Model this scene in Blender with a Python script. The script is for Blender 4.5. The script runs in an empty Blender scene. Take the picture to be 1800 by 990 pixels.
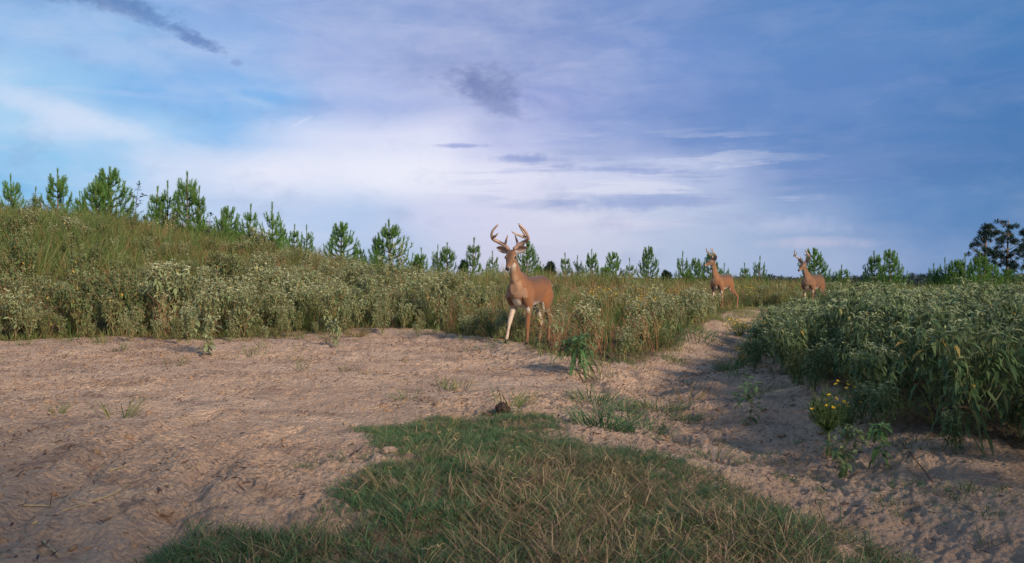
import bpy, math, random
import numpy as np
from mathutils import Vector, Matrix, Euler
R = math.radians
SC = bpy.context.scene
COL = SC.collection
rng = np.random.default_rng(7)

# ------------------------------------------------------------------ camera
CAMH = 1.0
F = 1559.0
cam_d = bpy.data.cameras.new("camera"); cam = bpy.data.objects.new("camera", cam_d); COL.objects.link(cam)
cam_d.sensor_width = 36; cam_d.lens = 36 * F / 1800
cam_d.clip_start = 0.05; cam_d.clip_end = 20000
cam.location = (0, 0, CAMH)
cam.rotation_euler = (R(90) - math.atan(8 / F), 0, 0)
SC.camera = cam

# ------------------------------------------------------------------ light
SUN_EL, SUN_AZ = 24.0, 143.0          # azimuth clockwise from +Y (camera looks along +Y)
sun_d = bpy.data.lights.new("sun", 'SUN'); sun = bpy.data.objects.new("sun", sun_d); COL.objects.link(sun)
sun_d.energy = 5.0; sun_d.angle = R(8.0); sun_d.color = (1.0, 0.84, 0.68)
sd = Vector((math.sin(R(SUN_AZ)) * math.cos(R(SUN_EL)), math.cos(R(SUN_AZ)) * math.cos(R(SUN_EL)), math.sin(R(SUN_EL))))
sun.rotation_euler = sd.to_track_quat('Z', 'Y').to_euler()

SC.view_settings.view_transform = 'Standard'; SC.view_settings.look = 'None'
SC.view_settings.exposure = 0.13; SC.view_settings.gamma = 1.0
SC.view_settings.use_curve_mapping = False
SC.render.engine = 'CYCLES'
SC.cycles.max_bounces = 5; SC.cycles.diffuse_bounces = 3; SC.cycles.transparent_max_bounces = 4
SC.cycles.use_denoising = True

# ------------------------------------------------------------------ node helper
class NT:
    def __init__(s, tree): s.t = tree; s.n = tree.nodes; s.l = tree.links
    def new(s, kind, **kw):
        nd = s.n.new(kind)
        for k, v in kw.items(): setattr(nd, k, v)
        return nd
    def put(s, sock, v):
        if hasattr(v, 'is_output'): s.l.new(v, sock)
        elif isinstance(v, (tuple, list)) and len(v) == 3 and sock.type == 'RGBA': sock.default_value = (*v, 1)
        else: sock.default_value = v
    def math(s, op, a, b=None, c=None, clamp=False):
        nd = s.new('ShaderNodeMath', operation=op, use_clamp=clamp)
        s.put(nd.inputs[0], a)
        if b is not None: s.put(nd.inputs[1], b)
        if c is not None: s.put(nd.inputs[2], c)
        return nd.outputs[0]
    def mix(s, f, a, b, blend='MIX'):
        nd = s.new('ShaderNodeMix', data_type='RGBA', blend_type=blend)
        s.put(nd.inputs[0], f); s.put(nd.inputs[6], a); s.put(nd.inputs[7], b)
        return nd.outputs[2]
    def noise(s, vec=None, scale=1.0, detail=4.0, rough=0.55, dist=0.0, out=0):
        nd = s.new('ShaderNodeTexNoise')
        if vec is not None: s.l.new(vec, nd.inputs['Vector'])
        nd.inputs['Scale'].default_value = scale; nd.inputs['Detail'].default_value = detail
        nd.inputs['Roughness'].default_value = rough; nd.inputs['Distortion'].default_value = dist
        return nd.outputs[out]
    def ss(s, v, lo, hi, a=0.0, b=1.0):
        nd = s.new('ShaderNodeMapRange', interpolation_type='SMOOTHSTEP')
        s.put(nd.inputs[0], v)
        for i, x in ((1, lo), (2, hi), (3, a), (4, b)): nd.inputs[i].default_value = x
        return nd.outputs[0]
    def ramp(s, f, stops, interp='EASE'):
        nd = s.new('ShaderNodeValToRGB'); cr = nd.color_ramp; cr.interpolation = interp
        while len(cr.elements) < len(stops): cr.elements.new(0.5)
        for e, (p, c) in zip(cr.elements, stops): e.position = p; e.color = (*c, 1)
        s.put(nd.inputs[0], f); return nd.outputs[0]
    def vec(s, x, y, z):
        nd = s.new('ShaderNodeCombineXYZ')
        for i, v in enumerate((x, y, z)): s.put(nd.inputs[i], v)
        return nd.outputs[0]

def lin(c):
    return tuple(((x / 255) / 12.92 if x / 255 <= 0.04045 else ((x / 255 + 0.055) / 1.055) ** 2.4) for x in c)

# ------------------------------------------------------------------ sky
W = bpy.data.worlds.new("World"); SC.world = W; W.use_nodes = True
w = NT(W.node_tree); w.n.clear()
WS = 0.10
tc = w.new('ShaderNodeTexCoord'); sep = w.new('ShaderNodeSeparateXYZ'); w.l.new(tc.outputs['Generated'], sep.inputs[0])
AZ = w.math('MULTIPLY', w.math('ARCTAN2', sep.outputs[0], sep.outputs[1]), 57.29578)
EL = w.math('MULTIPLY', w.math('ARCSINE', sep.outputs[2]), 57.29578)
def pa(u): return math.degrees(math.atan((u - 900) / F))
def pe(v): return math.degrees(math.atan((487 - v) / F))
# slow turbulence of the two sky coordinates, so that every bank of cloud has a torn edge
p0 = w.vec(AZ, w.math('MULTIPLY', EL, 2.2), 0.0)
nzc = w.noise(p0, 0.10, 5, 0.55, 0.3, out=1)
s2 = w.new('ShaderNodeSeparateXYZ'); w.l.new(nzc, s2.inputs[0])
az = w.math('ADD', AZ, w.math('MULTIPLY', w.math('SUBTRACT', s2.outputs[0], 0.5), 5.0))
el = w.math('ADD', EL, w.math('MULTIPLY', w.math('SUBTRACT', s2.outputs[1], 0.5), 1.2))
A0, A1 = pa(0) - 6, pa(1800) + 6
fu = w.math('DIVIDE', w.math('SUBTRACT', az, A0), A1 - A0, clamp=True)
rows = [
 (462, [(0,(150,195,235)),(400,(190,208,236)),(700,(172,195,228)),(900,(205,203,226)),(1050,(195,203,228)),(1250,(168,188,220)),(1450,(158,178,214)),(1650,(120,152,200)),(1800,(104,146,192))]),
 (385, [(0,(125,188,235)),(250,(180,208,240)),(450,(188,208,240)),(620,(178,200,236)),(800,(208,210,238)),(1000,(212,214,236)),(1200,(182,195,226)),(1400,(140,166,210)),(1600,(88,134,192)),(1800,(80,128,184))]),
 (310, [(0,(128,190,235)),(180,(150,200,240)),(330,(206,220,246)),(500,(226,230,250)),(720,(238,239,253)),(900,(226,225,246)),(1080,(204,210,238)),(1250,(172,186,224)),(1400,(102,137,196)),(1800,(70,120,180))]),
 (250, [(0,(165,208,242)),(120,(196,218,246)),(250,(170,208,243)),(380,(140,190,240)),(560,(214,222,248)),(760,(226,228,250)),(900,(190,196,234)),(1050,(142,162,215)),(1250,(106,140,200)),(1500,(84,128,190)),(1800,(70,120,180))]),
 (185, [(0,(168,208,243)),(100,(148,198,240)),(280,(124,180,236)),(480,(126,180,236)),(640,(168,186,232)),(800,(176,186,228)),(950,(150,164,218)),(1150,(118,147,206)),(1400,(94,134,196)),(1800,(72,122,184))]),
 (110, [(0,(146,190,236)),(200,(150,190,235)),(400,(146,182,232)),(600,(160,178,226)),(800,(156,170,216)),(950,(140,158,210)),(1200,(112,145,206)),(1450,(94,136,196)),(1800,(74,126,186))]),
 (15,  [(0,(120,165,215)),(200,(132,176,228)),(420,(138,172,226)),(650,(142,165,216)),(900,(132,153,206)),(1100,(116,146,203)),(1400,(90,134,194)),(1800,(72,126,184))]),
]
cur = None
for i, (v, st) in enumerate(rows):
    stops = [((pa(u) - A0) / (A1 - A0), tuple(x for x in lin(c))) for u, c in st]
    rc = w.ramp(fu, stops, 'B_SPLINE' if False else 'EASE')
    if cur is None: cur = rc
    else: cur = w.mix(w.ss(el, pe(rows[i - 1][0]), pe(v)), cur, rc)
# thin streaks inside the clouds
pst = w.vec(w.math('MULTIPLY', az, 0.16), w.math('MULTIPLY', el, 0.62), 3.0)
stn = w.noise(pst, 1.0, 6, 0.6, 0.6)
cur = w.mix(w.math('MULTIPLY', w.ss(stn, 0.34, 0.74, 0.0, 0.20), w.ss(AZ, 16, 2, 0.25, 1.0)), cur, lin((232, 230, 250)))
cur = w.mix(w.ss(w.noise(w.vec(w.math('MULTIPLY', AZ, 0.12), w.math('MULTIPLY', EL, 0.35), 9.0), 1.0, 5, 0.6), 0.5, 0.8, 0.0, 0.16), cur, lin((118, 146, 205)))
def blob(cu, cv, ru, rv, slope=0.0, soft=0.5, nscale=0.7, namp=0.9, seed=0.0, det=5):
    """elliptical patch of cloud at a bearing, torn by noise -> mask"""
    dx = w.math('DIVIDE', w.math('SUBTRACT', AZ, pa(cu)), math.degrees(ru / F))
    dy0 = w.math('SUBTRACT', EL, pe(cv))
    dy = w.math('DIVIDE', w.math('SUBTRACT', dy0, w.math('MULTIPLY', w.math('SUBTRACT', AZ, pa(cu)), slope)), math.degrees(rv / F))
    r = w.math('SQRT', w.math('ADD', w.math('MULTIPLY', dx, dx), w.math('MULTIPLY', dy, dy)))
    n = w.noise(w.vec(AZ, w.math('MULTIPLY', EL, 1.6), seed), nscale, det, 0.62, 0.2)
    r = w.math('ADD', r, w.math('MULTIPLY', w.math('SUBTRACT', n, 0.5), namp))
    return w.ss(r, 1.0, 1.0 - soft, 0.0, 1.0)
def over(mask, c, k=1.0):
    global cur
    cur = w.mix(w.math('MULTIPLY', mask, k), cur, lin(c))
over(blob(160, 240, 230, 30, -0.26, 0.95, 0.5, 1.0, 20.0), (212, 226, 249), 0.75)
over(blob(620, 300, 330, 46, 0.0, 0.95, 0.5, 1.0, 21.0), (240, 240, 253), 0.5)
over(blob(90, 27, 210, 30, -0.17, 0.8, 0.9, 1.2, 1.0), (78, 118, 172), 0.95)
over(blob(20, 8, 120, 20, -0.12, 0.8, 0.9, 1.0, 23.0), (86, 122, 176), 0.85)
over(blob(235, 58, 110, 16, -0.26, 0.7, 1.3, 1.3, 2.0), (96, 134, 190), 0.8)
over(blob(345, 94, 62, 15, -0.30, 0.8, 1.5, 1.5, 4.0), (106, 136, 192), 0.9)
over(blob(418, 128, 14, 7, 0, 0.8, 1.5, 1.2, 5.0), (120, 148, 205), 0.6)
over(blob(850, 150, 105, 46, -0.12, 0.98, 0.9, 1.5, 6.0), (116, 130, 182), 0.9)
over(blob(880, 185, 62, 34, -0.35, 0.9, 0.9, 1.5, 7.0), (116, 130, 182), 0.6)
over(blob(810, 257, 70, 6, 0.0, 0.9, 0.9, 1.3, 8.0), (148, 160, 214), 0.8)
over(blob(930, 280, 90, 13, 0.0, 0.9, 1.0, 1.2, 9.0), (136, 153, 208), 0.85)
over(blob(1100, 300, 150, 9, -0.05, 0.9, 1.0, 1.3, 10.0), (140, 158, 212), 0.7)
over(blob(1190, 290, 95, 12, -0.1, 0.9, 0.8, 1.3, 11.0), (206, 210, 240), 0.5)
over(blob(1120, 355, 200, 24, 0.02, 0.9, 0.8, 1.2, 12.0), (148, 166, 214), 0.85)
over(blob(1380, 400, 120, 24, 0.0, 0.95, 0.7, 1.3, 13.0), (196, 202, 232), 0.5)
over(blob(1440, 430, 130, 14, 0.0, 0.95, 0.9, 1.3, 14.0), (198, 196, 222), 0.5)
over(blob(1100, 395, 150, 14, 0.0, 0.95, 0.8, 1.3, 15.0), (212, 210, 234), 0.55)
over(blob(530, 222, 26, 4, 0.55, 0.9, 1.5, 1.2, 16.0), (205, 218, 246), 0.8)
over(blob(440, 190, 70, 12, -0.3, 0.95, 0.8, 1.4, 17.0), (165, 200, 240), 0.6)
over(blob(220, 130, 100, 26, 0.1, 0.95, 0.6, 1.4, 18.0), (176, 200, 240), 0.5)
# layered bank low in the middle: thin dark and bright strata
strat = w.noise(w.vec(w.math('MULTIPLY', az, 0.10), w.math('MULTIPLY', EL, 1.15), 31.0), 1.0, 7, 0.62, 0.25)
zone = w.math('MULTIPLY', blob(1120, 320, 430, 115, 0.0, 0.9, 0.4, 0.6, 40.0), 1.0)
cur = w.mix(w.math('MULTIPLY', w.ss(strat, 0.50, 0.62, 0.0, 0.75), zone), cur, lin((150, 166, 212)))
cur = w.mix(w.math('MULTIPLY', w.ss(strat, 0.46, 0.36, 0.0, 0.5), zone), cur, lin((230, 230, 246)))
puff = w.noise(w.vec(w.math('MULTIPLY', AZ, 0.22), w.math('MULTIPLY', EL, 0.34), 51.0), 1.0, 8, 0.62, 0.0)
cur = w.mix(w.math('MULTIPLY', w.ss(puff, 0.45, 0.75, 0.0, 0.22), w.ss(AZ, 12, 2, 0.35, 1.0)), cur, lin((205, 214, 238)))
cur = w.mix(w.ss(puff, 0.48, 0.30, 0.0, 0.16), cur, lin((98, 128, 186)))
# clear air and clouds over the rest of the sphere
sky = w.new('ShaderNodeTexSky', sky_type='NISHITA'); sky.sun_disc = False
sky.sun_elevation = R(SUN_EL); sky.sun_rotation = R(SUN_AZ); sky.altitude = 60; sky.dust_density = 1.2
boost = w.new('ShaderNodeVectorMath', operation='SCALE'); w.l.new(cur, boost.inputs[0]); boost.inputs['Scale'].default_value = 0.914 / WS
back = w.ss(w.math('ABSOLUTE', AZ), 70, 130, 0.94, 0.55)
fin = w.mix(back, sky.outputs[0], boost.outputs[0])
bg = w.new('ShaderNodeBackground'); bg.inputs[1].default_value = WS; w.l.new(fin, bg.inputs[0])
wo = w.new('ShaderNodeOutputWorld'); w.l.new(bg.outputs[0], wo.inputs[0])

# ------------------------------------------------------------------ numpy noise
def _h(ix, iy, s):
    n = (ix.astype(np.int64) * 374761393 + iy.astype(np.int64) * 668265263 + s * 1442695041) & 0x7fffffff
    n = ((n ^ (n >> 13)) * 1274126177) & 0x7fffffff
    return ((n ^ (n >> 16)) & 0xffffff) / float(0xffffff)
def vn(x, y, s=0):
    x = np.asarray(x, float); y = np.asarray(y, float)
    ix = np.floor(x); iy = np.floor(y); fx = x - ix; fy = y - iy
    fx = fx * fx * fx * (fx * (fx * 6 - 15) + 10); fy = fy * fy * fy * (fy * (fy * 6 - 15) + 10)
    a = _h(ix, iy, s); b = _h(ix + 1, iy, s); c = _h(ix, iy + 1, s); d = _h(ix + 1, iy + 1, s)
    return (a + (b - a) * fx) * (1 - fy) + (c + (d - c) * fx) * fy - 0.5
def fbm(x, y, s=0, o=4, g=0.5):
    t = 0; a = 1.0; x = np.asarray(x, float); y = np.asarray(y, float)
    for i in range(o):
        t = t + a * vn(x, y, s + i * 17); x, y = (x * 1.6 + y * 1.2) + 5.2, (y * 1.6 - x * 1.2) + 1.3; a *= g
    return t
def sst(v, a, b):
    t = np.clip((np.asarray(v, float) - a) / (b - a), 0, 1); return t * t * (3 - 2 * t)

# ------------------------------------------------------------------ terrain
HX = [-60, -24, -16.2, -12.6, -9.9, -8.1, -5.4, -3.6, -0.9, 1.8, 5.4, 9, 20, 60]
HZ = [2.8, 2.85, 2.62, 2.28, 1.85, 1.50, 0.97, 0.62, 0.36, 0.28, 0.15, 0.12, 0.05, 0.0]
XRy = [0, 2, 4, 5.15, 6, 7.3, 10.2, 14, 18.8, 24, 40]
XRx = [3.3, 2.85, 2.50, 2.36, 2.34, 2.42, 2.95, 4.0, 5.7, 7.9, 12]
YMx = [-60, -14, -8, -6.2, -4.9, -2.9, -1.6, -0.9, 0, 0.41, 0.68, 0.95, 1.3, 2.4, 3.2, 4.6, 6.5, 9]
YMy = [13, 13.5, 13.7, 14.7, 13.9, 15.0, 15.3, 14.3, 13.0, 11.6, 10.6, 10.2, 10.7, 13.2, 15.6, 20.5, 24.5, 26]
WASH = [(2.2, 0.0), (1.7, 2.5), (1.62, 4.5), (1.35, 6.5), (1.5, 9), (2.9, 12.5), (4.5, 17), (6.4, 22)]
LIP = [(-2.6, 15.0), (-1.5, 14.6), (-0.7, 13.6), (0.0, 12.45), (0.42, 10.9), (0.62, 9.9)]
RUTS = [[(-2.25, 6.6), (-2.35, 5.4), (-2.0, 3.4), (-1.7, 2.2)], [(-1.45, 5.9), (-1.62, 4.9), (-1.35, 3.4), (-1.0, 2.3)], [(0.75, 9.3), (0.95, 7.6), (1.1, 6.2), (1.25, 4.9)]]
def dline(x, y, pts):
    d = np.full(np.shape(x), 1e9)
    for (x0, y0), (x1, y1) in zip(pts[:-1], pts[1:]):
        ux, uy = x1 - x0, y1 - y0; L2 = ux * ux + uy * uy
        t = np.clip(((x - x0) * ux + (y - y0) * uy) / L2, 0, 1)
        d = np.minimum(d, np.hypot(x - x0 - t * ux, y - y0 - t * uy))
    return d
def base_z(x, y):
    x = np.asarray(x, float); y = np.asarray(y, float)
    z = np.interp(x, HX, HZ) * sst(y, 13.6, 28.5) * (1 - 0.6 * sst(y, 45, 160))
    z = z - 8.0 * sst(y, 45, 380)
    z = z + .20 * sst(y, 24, 30) * sst(x, -4, -1) * (1 - sst(x, 9, 13)) * (1 - sst(y, 40, 80))
    z = z - 0.16 * np.exp(-(dline(x + .25 * fbm(x / 1.1, y / 1.1, 17, 2), y, WASH) / 0.62) ** 2) * sst(y, 1.0, 3.5)
    z = z + 0.17 * np.exp(-(((x - 2.75) / .75) ** 2 + ((y - 14.2) / 1.8) ** 2)) + 0.10 * np.exp(-(((x - 4.3) / .5) ** 2 + ((y - 17.6) / 1.5) ** 2))
    for rt in RUTS: z = z - 0.045 * np.exp(-(dline(x, y, rt) / 0.085) ** 2) + 0.022 * np.exp(-((dline(x, y, rt) - .17) / 0.07) ** 2)
    z = z + 0.05 * np.exp(-(dline(x, y, LIP) / 0.45) ** 2)
    z = z + 0.05 * np.exp(-(((x + 0.1) / 1.3) ** 2 + ((y - 4.2) / 1.6) ** 2))
    z = z + 0.10 * sst(x - np.interp(y, XRy, XRx), -0.5, 1.2) * sst(y, 3, 6) * (1 - sst(y, 16, 22))
    return z
def ground_z(x, y, fine=True):
    x = np.asarray(x, float); y = np.asarray(y, float)
    r = np.hypot(x, y)
    z = base_z(x, y)
    z = z + 0.10 * fbm(x / 3.1, y / 3.1, 3, 3) * sst(r, 2, 8)
    k = 1 - sst(r, 20, 50)
    z = z + 0.045 * fbm(x / 0.62, y / 0.50, 11, 3) * k
    if fine:
        churn = 0.55 + 1.1 * sst(fbm(x / 1.4, y / 1.4, 40, 2), -0.25, 0.35)   # trampled patches
        k2 = (1 - sst(r, 14, 26)) * churn
        z = z + 0.034 * fbm(x / 0.16, y / 0.15, 21, 3) * k2
        b = np.abs(fbm(x / 0.075, y / 0.06, 31, 2)); z = z - (0.020 * b) * k2 * (1 - sst(r, 9, 16)) + (0.014 * fbm(x / 0.028, y / 0.03, 51, 2)) * k2 * (1 - sst(r, 9, 16))
    return z
def gz(x, y): return float(ground_z(np.array([x]), np.array([y]))[0])
def vegmask(x, y):
    n = 0.9 * fbm(np.asarray(x) / 0.8, np.asarray(y) / 0.8, 71, 3)
    m1 = sst(np.asarray(y) + n - np.interp(x, YMx, YMy), -0.3, 0.5)
    m2 = sst(np.asarray(x) + 0.6 * n - np.interp(y, XRy, XRx), -0.15, 0.35)
    return np.maximum(m1, m2)
GRASS_EDGE = [(330, 1060), (330, 985), (480, 945), (590, 905), (650, 850), (668, 805), (640, 778), (630, 755), (700, 738), (930, 738), (1000, 757), (1090, 790), (1250, 845), (1400, 905), (1560, 965), (1700, 1060)]
def uv2xy(u, v, z=0.0):
    y = F * (CAMH - z) / (v - 487.0); return (u - 900) / F * y, y
def P(u, v):
    z = 0.0
    for _ in range(12):
        x, y = uv2xy(u, v, z); z = 0.5 * z + 0.5 * gz(x, y)
    return Vector((x, y, gz(x, y)))
def at(u, y):
    x = (u - 900) / F * y; return Vector((x, y, gz(x, y)))
GP = np.array([uv2xy(u, v, 0.03) for u, v in GRASS_EDGE] + [(1.35, 1.1), (-1.1, 1.1)])
def turf(x, y):
    """1 inside the grass, thinning out raggedly over a hand's breadth; 0 on bare sand"""
    t = 0
    for k_, (a_, b_) in enumerate(((0, 0), (.11, .06), (-.11, -.06), (.04, .22), (-.04, -.22))):
        t = t + inpoly(x + a_ + .42 * fbm(x / .30, y / .38, 61, 3), y + b_ + .95 * fbm(x / .40, y / .55, 62, 3), GP)
    return t / 5.0
def inpoly(x, y, poly):
    c = np.zeros(np.shape(x), bool); n = len(poly)
    for i in range(n):
        x0, y0 = poly[i]; x1, y1 = poly[(i + 1) % n]
        k = ((y0 > y) != (y1 > y)) & (x < (x1 - x0) * (y - y0) / (y1 - y0 + 1e-12) + x0); c ^= k
    return c

# ------------------------------------------------------------------ mesh builder
class MB:
    def __init__(s): s.v = []; s.c = []; s.f = []; s.n = 0
    def add(s, v, faces, col=None, mat=0, smooth=True):
        v = np.asarray(v, float).reshape(-1, 3)
        c = np.zeros((len(v), 4)); c[:, 3] = 1
        if col is not None: c[:, :np.shape(col)[-1]] = col
        for f in faces:
            f = np.asarray(f, int)
            if len(f): s.f.append((f + s.n, mat, smooth))
        s.v.append(v); s.c.append(c); s.n += len(v)
    def mesh(s, name, mats):
        me = bpy.data.meshes.new(name)
        V = np.concatenate(s.v); me.vertices.add(len(V)); me.vertices.foreach_set('co', V.ravel())
        loops = np.concatenate([f.ravel() for f, _, _ in s.f]); cnt = np.concatenate([np.full(len(f), f.shape[1]) for f, _, _ in s.f])
        mi = np.concatenate([np.full(len(f), m) for f, m, _ in s.f]); sm = np.concatenate([np.full(len(f), q) for f, _, q in s.f])
        me.loops.add(len(loops)); me.loops.foreach_set('vertex_index', loops)
        me.polygons.add(len(cnt)); me.polygons.foreach_set('loop_start', np.concatenate([[0], np.cumsum(cnt)[:-1]]))
        me.polygons.foreach_set('loop_total', cnt)
        me.polygons.foreach_set('material_index', mi); me.polygons.foreach_set('use_smooth', sm)
        a = me.color_attributes.new('col', 'FLOAT_COLOR', 'POINT'); a.data.foreach_set('color', np.concatenate(s.c).ravel())
        me.update(calc_edges=True)
        for m in (mats if isinstance(mats, (list, tuple)) else [mats]): me.materials.append(m)
        return me
    def obj(s, name, mats, parent=None):
        o = bpy.data.objects.new(name, s.mesh(name, mats)); COL.objects.link(o)
        if parent: o.parent = parent
        return o
def empty(name, loc, rz=0.0, sc=1.0):
    o = bpy.data.objects.new(name, None); COL.objects.link(o); o.location = loc; o.rotation_euler = (0, 0, rz); o.scale = (sc,) * 3
    o.empty_display_size = 0.1; return o
def tag(o, label=None, cat=None, group=None, kind=None):
    for k, v in (('label', label), ('category', cat), ('group', group), ('kind', kind)):
        if v: o[k] = v
    return o
def nrm(a): return a / (np.linalg.norm(a, axis=-1, keepdims=True) + 1e-9)
def tube(mb, pts, rad, sides=7, col=None, mat=0, cap=True, wob=0.0):
    pts = np.asarray(pts, float); n = len(pts); rad = np.asarray(rad, float) * np.ones(n)
    T = nrm(np.gradient(pts, axis=0)); ref = np.array([0.31, 0.93, 0.17]); 
    if abs(T[0] @ ref) > 0.9: ref = np.array([1, 0, 0.])
    A = nrm(np.cross(T, ref)); B = np.cross(T, A)
    th = np.linspace(0, 2 * np.pi, sides, endpoint=False)
    rr = rad[:, None] * (1 + wob * rng.standard_normal((n, sides)))
    v = pts[:, None, :] + rr[..., None] * (np.cos(th)[None, :, None] * A[:, None, :] + np.sin(th)[None, :, None] * B[:, None, :])
    v = v.reshape(-1, 3); i = np.arange(n - 1)[:, None] * sides; j = np.arange(sides)[None, :]; k = (j + 1) % sides
    q = np.stack([i + j, i + k, i + sides + k, i + sides + j], -1).reshape(-1, 4)
    fs = [q]
    if cap:
        v = np.concatenate([v, pts[:1], pts[-1:]]); b = n * sides; jj = np.arange(sides); kk = (jj + 1) % sides
        fs.append(np.stack([kk, jj, np.full(sides, b)], -1)); fs.append(np.stack([b - sides + jj, b - sides + kk, np.full(sides, b + 1)], -1))
    c = None if col is None else np.asarray(col, float)
    mb.add(v, fs, c, mat)
def smooth_path(pts, n=16):
    """Catmull-Rom through control points"""
    p = np.asarray(pts, float); p = np.vstack([2 * p[0] - p[1], p, 2 * p[-1] - p[-2]]); out = []
    m = len(p) - 3; ts = np.linspace(0, m, n)
    for t in ts:
        i = min(int(t), m - 1); f = t - i; a, b, c, d = p[i:i + 4]
        out.append(0.5 * ((2 * b) + (-a + c) * f + (2 * a - 5 * b + 4 * c - d) * f * f + (-a + 3 * b - 3 * c + d) * f ** 3))
    return np.array(out)
def leaves(mb, Pb, D, L, Wd, droop, pale, fold=0.25, mat=0, shape=(0.75, 1.0)):
    n = len(Pb); D = nrm(D); up = np.tile([0, 0, 1.0], (n, 1)) + 0.35 * rng.standard_normal((n, 3))
    S = nrm(np.cross(D, up)); N = np.cross(S, D)
    L = np.asarray(L) * np.ones(n); Wd = np.asarray(Wd) * np.ones(n); droop = np.asarray(droop) * np.ones(n)
    def c(t):
        p = Pb + D * (L * (t - 0.25 * droop * t * t))[:, None]; p = p - np.array([0, 0, 1.0]) * (L * droop * t * t * 0.8)[:, None]; return p
    b = c(0); m1 = c(0.3); m2 = c(0.66); tip = c(1.0)
    w1 = (Wd * 0.5 * shape[0])[:, None]; w2 = (Wd * 0.5 * shape[1] * 0.8)[:, None]; lf = N * fold
    V = np.stack([b, m1 + S * w1 + lf * w1, m1, m1 - S * w1 + lf * w1, m2 + S * w2 + lf * w2, m2, m2 - S * w2 + lf * w2, tip], 1)
    k = (np.arange(n) * 8)[:, None]
    tri = np.concatenate([k + np.array([[0, 1, 2]]), k + np.array([[0, 2, 3]]), k + np.array([[4, 7, 5]]), k + np.array([[5, 7, 6]])])
    quad = np.concatenate([k + np.array([[1, 4, 5, 2]]), k + np.array([[2, 5, 6, 3]])])
    r = rng.random(n); col = np.zeros((n, 8, 4)); col[..., 0] = r[:, None]; col[..., 1] = np.asarray(pale).reshape(-1, 1) * np.ones((n, 8)); col[..., 2] = rng.random(n)[:, None]; col[..., 3] = 1
    mb.add(V.reshape(-1, 3), [tri, quad], col.reshape(-1, 4), mat)
def blades(mb, Pb, az, lean, H, Wd, curl, mat=0, dry=None):
    """grass blades: ribbons of three segments that lean and arch over"""
    n = len(Pb); d = np.stack([np.cos(az), np.sin(az), 0 * az], -1); s = np.stack([-np.sin(az), np.cos(az), 0 * az], -1)
    tw = rng.uniform(0, 2 * np.pi, n); s = nrm(s * np.cos(tw)[:, None] + d * np.sin(tw)[:, None] * 0.8 + 1e-3)
    vs = []
    for t, ww in ((0, 0.8), (0.4, 1.0), (0.75, 0.7), (1.0, 0)):
        out = H * (lean * t + curl * t * t); hh = H * (t - 0.45 * curl * t * t * (1 + lean))
        p = Pb + d * out[:, None]; p[:, 2] += hh
        if ww: vs += [p + s * (Wd * ww / 2)[:, None], p - s * (Wd * ww / 2)[:, None]]
        else: vs += [p]
    V = np.stack(vs, 1); k = (np.arange(n) * 7)[:, None]
    q = np.concatenate([k + np.array([[0, 1, 3, 2]]), k + np.array([[2, 3, 5, 4]])]); t3 = k + np.array([[4, 5, 6]])
    col = np.zeros((n, 7, 4)); col[..., 0] = rng.random(n)[:, None]; col[..., 3] = 1
    col[..., 1] = (rng.random(n) if dry is None else dry)[:, None]; col[..., 2] = np.array([0, 0, .4, .4, .75, .75, 1.0])
    mb.add(V.reshape(-1, 3), [q, t3], col.reshape(-1, 4), mat)

# ------------------------------------------------------------------ materials
def mat(name): 
    m = bpy.data.materials.new(name); m.use_nodes = True; t = NT(m.node_tree); t.n.clear()
    o = t.new('ShaderNodeOutputMaterial'); return m, t, o
def attr(t):
    a = t.new('ShaderNodeAttribute', attribute_name='col'); s = t.new('ShaderNodeSeparateColor'); t.l.new(a.outputs['Color'], s.inputs[0]); return s.outputs
def principled(t, o, col, rough=0.8, bump=None, bstr=0.5, bdist=0.01, spec=0.3, transl=0.0, tcol=None):
    p = t.new('ShaderNodeBsdfPrincipled'); t.put(p.inputs['Base Color'], col); t.put(p.inputs['Roughness'], rough); t.put(p.inputs['Specular IOR Level'], spec)
    if bump is not None:
        b = t.new('ShaderNodeBump'); b.inputs['Strength'].default_value = bstr; b.inputs['Distance'].default_value = bdist; t.l.new(bump, b.inputs['Height']); t.l.new(b.outputs[0], p.inputs['Normal'])
    if transl:
        tr = t.new('ShaderNodeBsdfTranslucent'); t.put(tr.inputs[0], tcol if tcol is not None else col)
        mx = t.new('ShaderNodeMixShader'); mx.inputs[0].default_value = transl; t.l.new(p.outputs[0], mx.inputs[1]); t.l.new(tr.outputs[0], mx.inputs[2]); t.l.new(mx.outputs[0], o.inputs[0])
    else: t.l.new(p.outputs[0], o.inputs[0])
    return p
def leaf_mat(name, dark, mid, back, tip, yellow=(0.42, 0.27, 0.06), ylim=0.955, transl=0.22, orand=0.35):
    m, t, o = mat(name); a = attr(t); oi = t.new('ShaderNodeObjectInfo'); g = t.new('ShaderNodeNewGeometry')
    c = t.mix(a[0], dark, mid)
    c = t.mix(t.math('MULTIPLY', oi.outputs['Random'], orand), c, tuple(x * 0.5 + y * 0.5 for x, y in zip(mid, tip)))
    c = t.mix(t.ss(a[2], ylim, ylim + 0.03), c, yellow)
    c = t.mix(t.math('MULTIPLY', g.outputs['Backfacing'], 0.75), c, back)
    c = t.mix(a[1], c, tip)
    principled(t, o, c, 0.62, transl=transl); return m
M_CL = leaf_mat("croton_leaf_sage", (0.090, 0.125, 0.045), (0.215, 0.265, 0.115), (0.30, 0.33, 0.165), (0.50, 0.50, 0.28))
M_CR = leaf_mat("croton_leaf_green", (0.032, 0.075, 0.024), (0.095, 0.155, 0.055), (0.19, 0.24, 0.11), (0.38, 0.40, 0.20), ylim=0.975)  # greener leaf, darkened to put the right thicket's shade into its colour
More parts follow.
